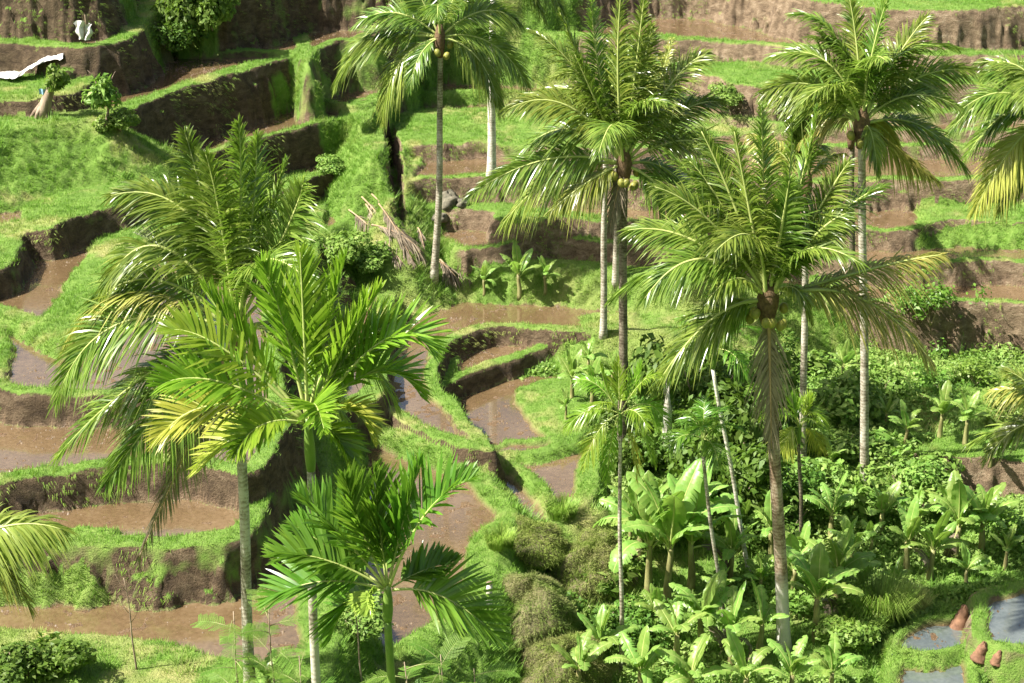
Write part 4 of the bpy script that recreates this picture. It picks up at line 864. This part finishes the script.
# ------------------------------------------------------------------ valley ground cover
val = (TOP < 0) & fine & (GX > -3) & (GY > 44)
def cover(mask, n, seed):
    rg = np.random.default_rng(seed); ii, jj = np.nonzero(mask); k = rg.integers(0, len(ii), n); x = GX[ii[k], jj[k]] + rg.uniform(0, .085, n); y = GY[ii[k], jj[k]] + rg.uniform(0, .085, n); z = Z[ii[k], jj[k]]
    hh = np.clip(.32 + .38 * vnoise(x, y, 1.5, 95) + .2 * vnoise(x, y, .5, 96), .03, 1.0); P = np.stack([x, y, z + hh * rg.random(n) ** .6], -1)
    Nn = rg.normal(0, .55, (n, 3)) + np.array([-.1, -.15, .9]); Nn /= np.linalg.norm(Nn, axis=1)[:, None]; A = np.cross(Nn, rg.normal(0, 1, (n, 3))); A /= np.linalg.norm(A, axis=1)[:, None]; B = np.cross(Nn, A)
    s = (.05 + .07 * rg.random(n) ** 2 + .05 * np.clip(vnoise(x, y, 1.1, 97), 0, 1))[:, None]; V = np.stack([P - A * s, P - B * s * .5, P + A * s - Nn * s * .3, P + B * s * .5], 1).reshape(-1, 3)
    tn = np.clip(.22 + .3 * vnoise(x, y, 1.8, 98) + rg.normal(0, .12, n), 0, 1)
    return link('undergrowth', mesh_np('undergrowth', V, [np.arange(4 * n).reshape(-1, 4)], M['bush'], False, attrs={'tint': np.repeat(tn, 4)}))
tag(cover(val & (vnoise(GX, GY, 3.0, 99) > -.45), 150000, 9), 'mixed leafy undergrowth carpeting the valley floor under the palms', 'undergrowth', kind='stuff')
tag(blades('tall_grass', (val | (GW > .97) & (TOP >= 0) & (vnoise(GX, GY, .9, 94) > .5)) & (MUD < .2), 22, .38, .028, M['grass'], 15, per=5, droop=.5), 'taller wild grass mixed into the valley undergrowth', 'grass', kind='stuff')
def tussock(px, py, n, h, label, seed, tint=.15, rad=.5, name='grass_tussock'):
    rg = np.random.default_rng(seed); x, y, z = hit(px, py); a = rg.uniform(0, 6.28, n); r = rad * np.sqrt(rg.random(n)); P = np.stack([np.cos(a) * r, np.sin(a) * r, 0 * a - .05], -1)
    o_ = np.stack([np.cos(a), np.sin(a), 0 * a], -1); L = h * rg.uniform(.6, 1.1, n)[:, None]; sp = rg.uniform(.05, .6, n)[:, None]; W = np.stack([-np.sin(a + .8), np.cos(a + .8), 0 * a], -1) * .009
    q = [P, P + o_ * L * sp * .25 + [0, 0, 1] * L * .5, P + o_ * L * sp * .7 + [0, 0, 1] * L * .82, P + o_ * L * sp * 1.25 + [0, 0, 1] * L * (.85 - .35 * sp)]
    V = np.stack([q[0] - W, q[0] + W, q[1] - W, q[1] + W, q[2] - W * .7, q[2] + W * .7, q[3]], 1).reshape(-1, 3); b = np.arange(n)[:, None] * 7
    F = (b[:, :, None] + np.array([[0, 1, 3, 2], [2, 3, 5, 4]])[None]).reshape(-1, 4); T = b + np.array([[4, 5, 6]])
    o = link(name, mesh_np(name, V, [F, T], M['grass'], False, attrs={'tint': np.repeat(np.clip(rg.normal(tint, .12, n), 0, 1), 7)}), None, (x, y, z)); tag(o, label, 'grass clump', 'tall grass tussocks')
tussock(878, 622, 1500, 1.7, 'big tall grass tussock in front of the right banana thicket', 1, .12, .75)
tussock(855, 640, 700, 1.2, 'lower grass tussock left of the big one', 2, .1, .6)
tussock(912, 612, 500, .9, 'small yellowish grass tussock beside the dry stalks right of the big one', 3, .55, .4)
tussock(500, 545, 500, .7, 'grass tuft on the outer bank of the big muddy paddy', 4, .1, .4)
tussock(562, 515, 600, .7, 'grass tuft at the lower corner of the small paddies', 5, .1, .45)
# ------------------------------------------------------------------ fallen fronds and other things
def dry_frond(a, b, za, zb, label, seed, nm='fallen_frond', Lf=.45, group='fallen dry palm fronds', nl=46):
    ax, ay, az_ = hit(*a) if not isinstance(a[0], tuple) else a[0]; bx, by, bz_ = hit(*b)
    A = np.array([ax, ay, az_ + za]); B = np.array([bx, by, bz_ + zb]); mid = (A + B) / 2 + np.array([0, 0, .18])
    me = frond_mesh(nm, A, mid, B, M['coco_dead'], M['rib_dead'], nl=nl, ll=Lf, lw=.05, droop=.35, lift=-.1, sweep=(38, 14), tint=.3, seed=seed, ragged=.45, petw=.035)
    o = link(nm, me, None, tuple(A)); tag(o, label, 'palm frond', group)
HEAP = [('longest fallen brown frond lying down the slope by the gully', 362, 203, 410, 262), ('fallen brown frond on top of the heap by the gully', 372, 199, 418, 258),
 ('pale curved fallen frond at the left of the heap by the gully', 349, 216, 403, 268), ('short fallen frond at the lower right of the heap by the gully', 384, 226, 424, 266),
 ('fallen frond in the middle of the heap by the gully, leaflets spread', 366, 214, 398, 272), ('fallen frond under the others at the right of the heap by the gully', 379, 214, 414, 270),
 ('crosswise fallen frond over the foot of the heap by the gully', 372, 238, 420, 256)]
for q, (lb, a0, a1, b0, b1) in enumerate(HEAP): dry_frond((a0, a1), (b0, b1), .16 + .05 * q, .10 + .03 * q, lb, q + 1, Lf=.75, nl=70)
dry_frond((440,262), (452,288), .1, .1, 'dry frond lying against the foot of the slender palm', 5, Lf=.6)
dry_frond((446,262), (470,284), .1, .1, 'dry frond fanned out right of the slender palm\'s foot', 6, Lf=.6)
dry_frond((436,265), (462,290), .15, .1, 'pale dry frond in front of the slender palm\'s foot', 7, Lf=.6)
dry_frond((418,236), (424,252), .3, .05, 'short bundle of pale straw below the slender palm, beside the gully', 8, Lf=.25, nl=20)
# broken trunk
x, y, z = hit(664, 470); r_ = empty('broken_trunk', (x, y, z), 'broken grey palm trunk with a jagged top, left under the large palm\'s fronds', 'dead trunk')
tube('trunk', trunk_pts((0, 0, -.2), (.05, 0, 3.1), 12, .03, .02, 3), np.array([.2, .18, .17, .17, .16, .16, .17, .15, .16, .13, .08, .05]), M['trunk_pale'], r_, 9)
for q, (dx, h) in enumerate(((.05, .6), (-.06, .4), (.0, .85))): tube('splinter', np.array([[dx, 0, 2.85], [dx * 1.5, 0, 3.1], [dx * 1.8, 0, 2.9 + h]]), [.05, .035, .006], M['trunk_pale'], r_, 5)
# uprooted stump with leafy shoots at upper left
x, y, z = hit(42, 117); st = empty('tree_stump', (x, y, z), 'old gnarled stump with splayed brown roots on the upper left terrace edge', 'tree stump')
tube('trunk', np.array([[0, 0, -.1], [.12, 0, .35], [.3, 0, .8], [.5, .05, 1.25], [.62, .05, 1.6]]), [.36, .26, .2, .15, .07], M['wood'], st, 9)
for q, (dx, dy) in enumerate(((-.5, -.1), (-.2, -.4), (.35, -.3), (.55, .1), (.1, .4))): tube('root', np.array([[dx * .15 + .1, dy * .15, .5], [dx * .5, dy * .5, .2], [dx, dy, -.1]]), [.11, .09, .04], M['wood'], st, 6)
link('shoots', BUSH['coarse'][1], st, (.75, 0, 1.1), (0, 0, 1), (.75, .6, .9))
# cloth tied on a stick
M['cloth'] = plainmat('white_cloth', (.36, .34, .31), (.78, .77, .76), 3.5, .8, .4)
M['blue'] = plainmat('faded_blue_cloth', (.16, .30, .42), (.28, .44, .55), 6, .8, .2)
def crumple(name, V, F, mat, parent=None, loc=(0, 0, 0)): return link(name, mesh_np(name, V, [F], mat, True), parent, loc)
def sheet(n, m, fn): 
    u, v = np.meshgrid(np.linspace(0, 1, n), np.linspace(0, 1, m)); P = fn(u, v); i = np.arange(n * m).reshape(m, n)
    return P.reshape(-1, 3), np.stack([i[:-1, :-1], i[:-1, 1:], i[1:, 1:], i[1:, :-1]], -1).reshape(-1, 4)
x, y, z = hit(85, 44); sc = empty('scarecrow', (x, y, z), 'white rag hung on a short stick, standing on the top left terrace edge', 'scarecrow')
tube('stick', np.array([[0, 0, -.1], [.02, 0, .6], [.10, 0, 1.15]]), [.022, .02, .012], M['wood'], sc, 6)
tube('cross_stick', np.array([[-.32, 0, .72], [0, 0, .8], [.34, 0, .86]]), [.014, .014, .01], M['wood'], sc, 5)
V, F = sheet(18, 14, lambda u, v: np.stack([(u - .5) * (.8 - .3 * v) + .05 * np.sin(v * 9 + u * 3), .10 * np.sin(u * 11 + v * 3) - .03, .9 - .7 * v + .16 * vnoise(u * 4, v * 2, 1, 94)], -1)); crumple('rag', V, F, M['cloth'], sc)
V, F = sheet(10, 8, lambda u, v: np.stack([.12 + (u - .5) * .2, -.06 + .05 * np.sin(u * 9), 1.2 - .4 * v], -1)); crumple('torn_strip', V, F, M['wood'], sc)
# long white plastic sheet
P0 = np.array(hit(-12, 80)); P1 = np.array(hit(18, 80)); P2 = np.array(hit(46, 72)); P3 = np.array(hit(64, 62))
pts = np.array([P0, P1, P2, P3]); 
def tarp(u, v):
    c = np.stack([np.interp(u, [0, .35, .75, 1], pts[:, k]) for k in range(3)], -1); w = (.62 - .3 * u) * (1 + .3 * vnoise(u * 9, u * 0, 1, 93))
    c[..., 1] += (v - .5) * w * 1.3; c[..., 2] += .16 + .14 * np.cos((v - .5) * 3) + .07 * vnoise(u * 9, v * 2, 1, 94) + .03 * vnoise(u * 34, v * 7, 1, 95); c[..., 1] += .08 * vnoise(u * 15, v * 4, 1, 96); return c
V, F = sheet(110, 16, tarp); crumple('plastic_sheet', V, F, M['cloth']); tag(bpy.context.scene.objects['plastic_sheet'], 'long crumpled white plastic sheet lying on the grass at the upper left edge', 'plastic sheet')
x, y, z = hit(47, 104); V, F = sheet(9, 7, lambda u, v: np.stack([(u - .5) * .28, -.5 + .05 * np.sin(u * 8), .62 - .22 * v], -1)); o = crumple('rag', V, F, M['blue'], None, (x, y, z)); tag(o, 'small faded blue rag caught on the gnarled stump', 'rag')
# concrete post
x, y, z = hit(489, 606); pb = empty('marker_post', (x, y, z), 'short grey weathered post standing beside the dry grass mound', 'post')
tube('post', np.array([[0, 0, -.2], [0, 0, .1], [.01, 0, .45], [.02, 0, .7]]), [.1, .095, .09, .085], M['trunk_pale'], pb, 8); tube('cap', np.array([[.02, 0, .7], [.02, 0, .73], [.02, 0, .76]]), [.09, .105, .07], M['wood'], pb, 8)
# bare sapling in front of the brown paddy
def sapling(px, py, top, label, seed, Y=None):
    x, y, z = hit(px, py); t = at_y(top[0], top[1], y); root = empty('bare_sapling', (x, y, z), label, 'sapling', 'bare thin saplings')
    e = np.array([t.x - x, 0, t.z - z]); tube('stem', trunk_pts((0, 0, -.2), e, 10, .03, .015, seed), np.linspace(.028, .01, 10), M['wood'], root, 6)
    for q in range(4):
        k = .5 + .12 * q; b = e * k; s = (-1) ** q; tube('twig', np.array([b, b + np.array([.14 * s, .05, .18]), b + np.array([.24 * s, .08, .42])]), [.009, .006, .003], M['wood'], root, 4)
sapling(136, 670, (124, 578), 'thin bare sapling standing in front of the brown paddy at bottom left', 1)
sapling(362, 690, (352, 590), 'thin bare stem left of the nearest palm\'s green stem', 2)
# clay humps at the lower right pools
def clay(px, py, h, r, label, seed):
    x, y, z = hit(px, py); rg = np.random.default_rng(seed); k = np.linspace(0, 1, 12); V, F, T = rings(np.stack([.18 * k * h, 0 * k, k * h - .1], -1), r * np.sqrt(np.clip(1.02 - k, 0, 1)) * (1.05 - .25 * k) * (1 + .06 * np.sin(k * 9 + seed)), 16)
    V += rg.normal(0, r * .05, V.shape); o = link('earth_stub', mesh_np('earth_stub', V, [F, T], M['clay'], True), None, (x, y, z)); tag(o, label, 'earth stub', 'reddish earth stubs by the pools')
M['clay'] = plainmat('red_clay', (.10, .05, .03), (.24, .13, .075), 4, .85, .6)
clay(958, 628, .85, .30, 'reddish brown earth stub at the corner between the pools, tallest of three', 1)
clay(979, 660, .6, .25, 'leaning reddish earth stub at the right edge of the lowest pool', 2)
clay(996, 664, .42, .2, 'smallest reddish earth stub, right of the leaning one', 3)
# boulders in the hollow of the centre terrace
def rock(px, py, r, label, seed, mat='rock', fl=.75):
    x, y, z = hit(px, py); rg = np.random.default_rng(seed); n, m = 26, 16; a = np.linspace(0, 2 * np.pi, n, endpoint=False); e = np.linspace(-.5, np.pi / 2, m); A, Ee = np.meshgrid(a, e)
    f = 1 + .22 * vnoise(np.cos(A) * 2 + seed, Ee * 2 + np.sin(A), 1, 90) + .08 * vnoise(A * 5, Ee * 7 + seed, 1, 91); V = np.stack([np.cos(A) * np.cos(Ee) * f * r, np.sin(A) * np.cos(Ee) * f * r, np.sin(Ee) * f * r * fl], -1).reshape(-1, 3)
    i = np.arange(m - 1)[:, None] * n; j = np.arange(n)[None]; F = np.stack([i + j, i + (j + 1) % n, i + n + (j + 1) % n, i + n + j], -1).reshape(-1, 4)
    o = link('boulder', mesh_np('boulder', V, [F], M[mat], True), None, (x, y, z + r * .15)); tag(o, label, 'boulder', 'boulders fallen from the terrace walls')
M['rock'] = plainmat('dark_rock', (.05, .05, .035), (.20, .18, .13), 4, .9, .8)
M['rock_l'] = plainmat('pale_rock', (.09, .075, .045), (.22, .18, .12), 4, .9, .8)
rock(448, 204, .62, 'dark rounded boulder under the shaded hollow of the centre terrace', 1)
rock(463, 205, .3, 'small dark stone right of the rounded boulder in the hollow', 2)
rock(440, 222, .35, 'brown clod beneath the scooped hollow in the centre terrace', 7)

# clods and stubble left standing in the ploughed mud
def clods(mask, n, seed):
    rg = np.random.default_rng(seed); ii, jj = np.nonzero(mask); k = rg.integers(0, len(ii), n); x = GX[ii[k], jj[k]] + rg.uniform(0, .085, n); y = GY[ii[k], jj[k]] + rg.uniform(0, .085, n); z = Z[ii[k], jj[k]]
    keep = vnoise(x, y, 1.6, 101) + .6 * vnoise(x, y, .5, 102) > rg.uniform(-.5, .9, n); x, y, z = x[keep], y[keep], z[keep]; n = len(x)
    s = (.02 + .05 * rg.random(n) ** 2.5)[:, None]; c = np.stack([x, y, z + .012], -1); a = rg.uniform(0, 6.28, n); q = []
    for t in range(4):
        q.append(c + np.stack([np.cos(a + t * 1.57) * 1.3, np.sin(a + t * 1.57), 0 * a - .8], -1) * s * rg.uniform(.7, 1.4, n)[:, None])
    top = c + np.stack([rg.normal(0, .3, n), rg.normal(0, .3, n), 0 * a + .8], -1) * s
    V = np.stack(q + [top], 1).reshape(-1, 3); b = np.arange(n)[:, None] * 5
    F = np.concatenate([b + np.array([[t, (t + 1) % 4, 4]]) for t in range(4)])
    return link('mud_clods', mesh_np('mud_clods', V, [F], plainmat('wet_clods', (.05, .032, .018), (.16, .11, .06), 6, .5, .3, 1, .6)))
tag(clods((MUD > .8) & fine, 90000, 21), 'small clods and stubble scattered through the ploughed wet mud', 'mud clods', kind='stuff')
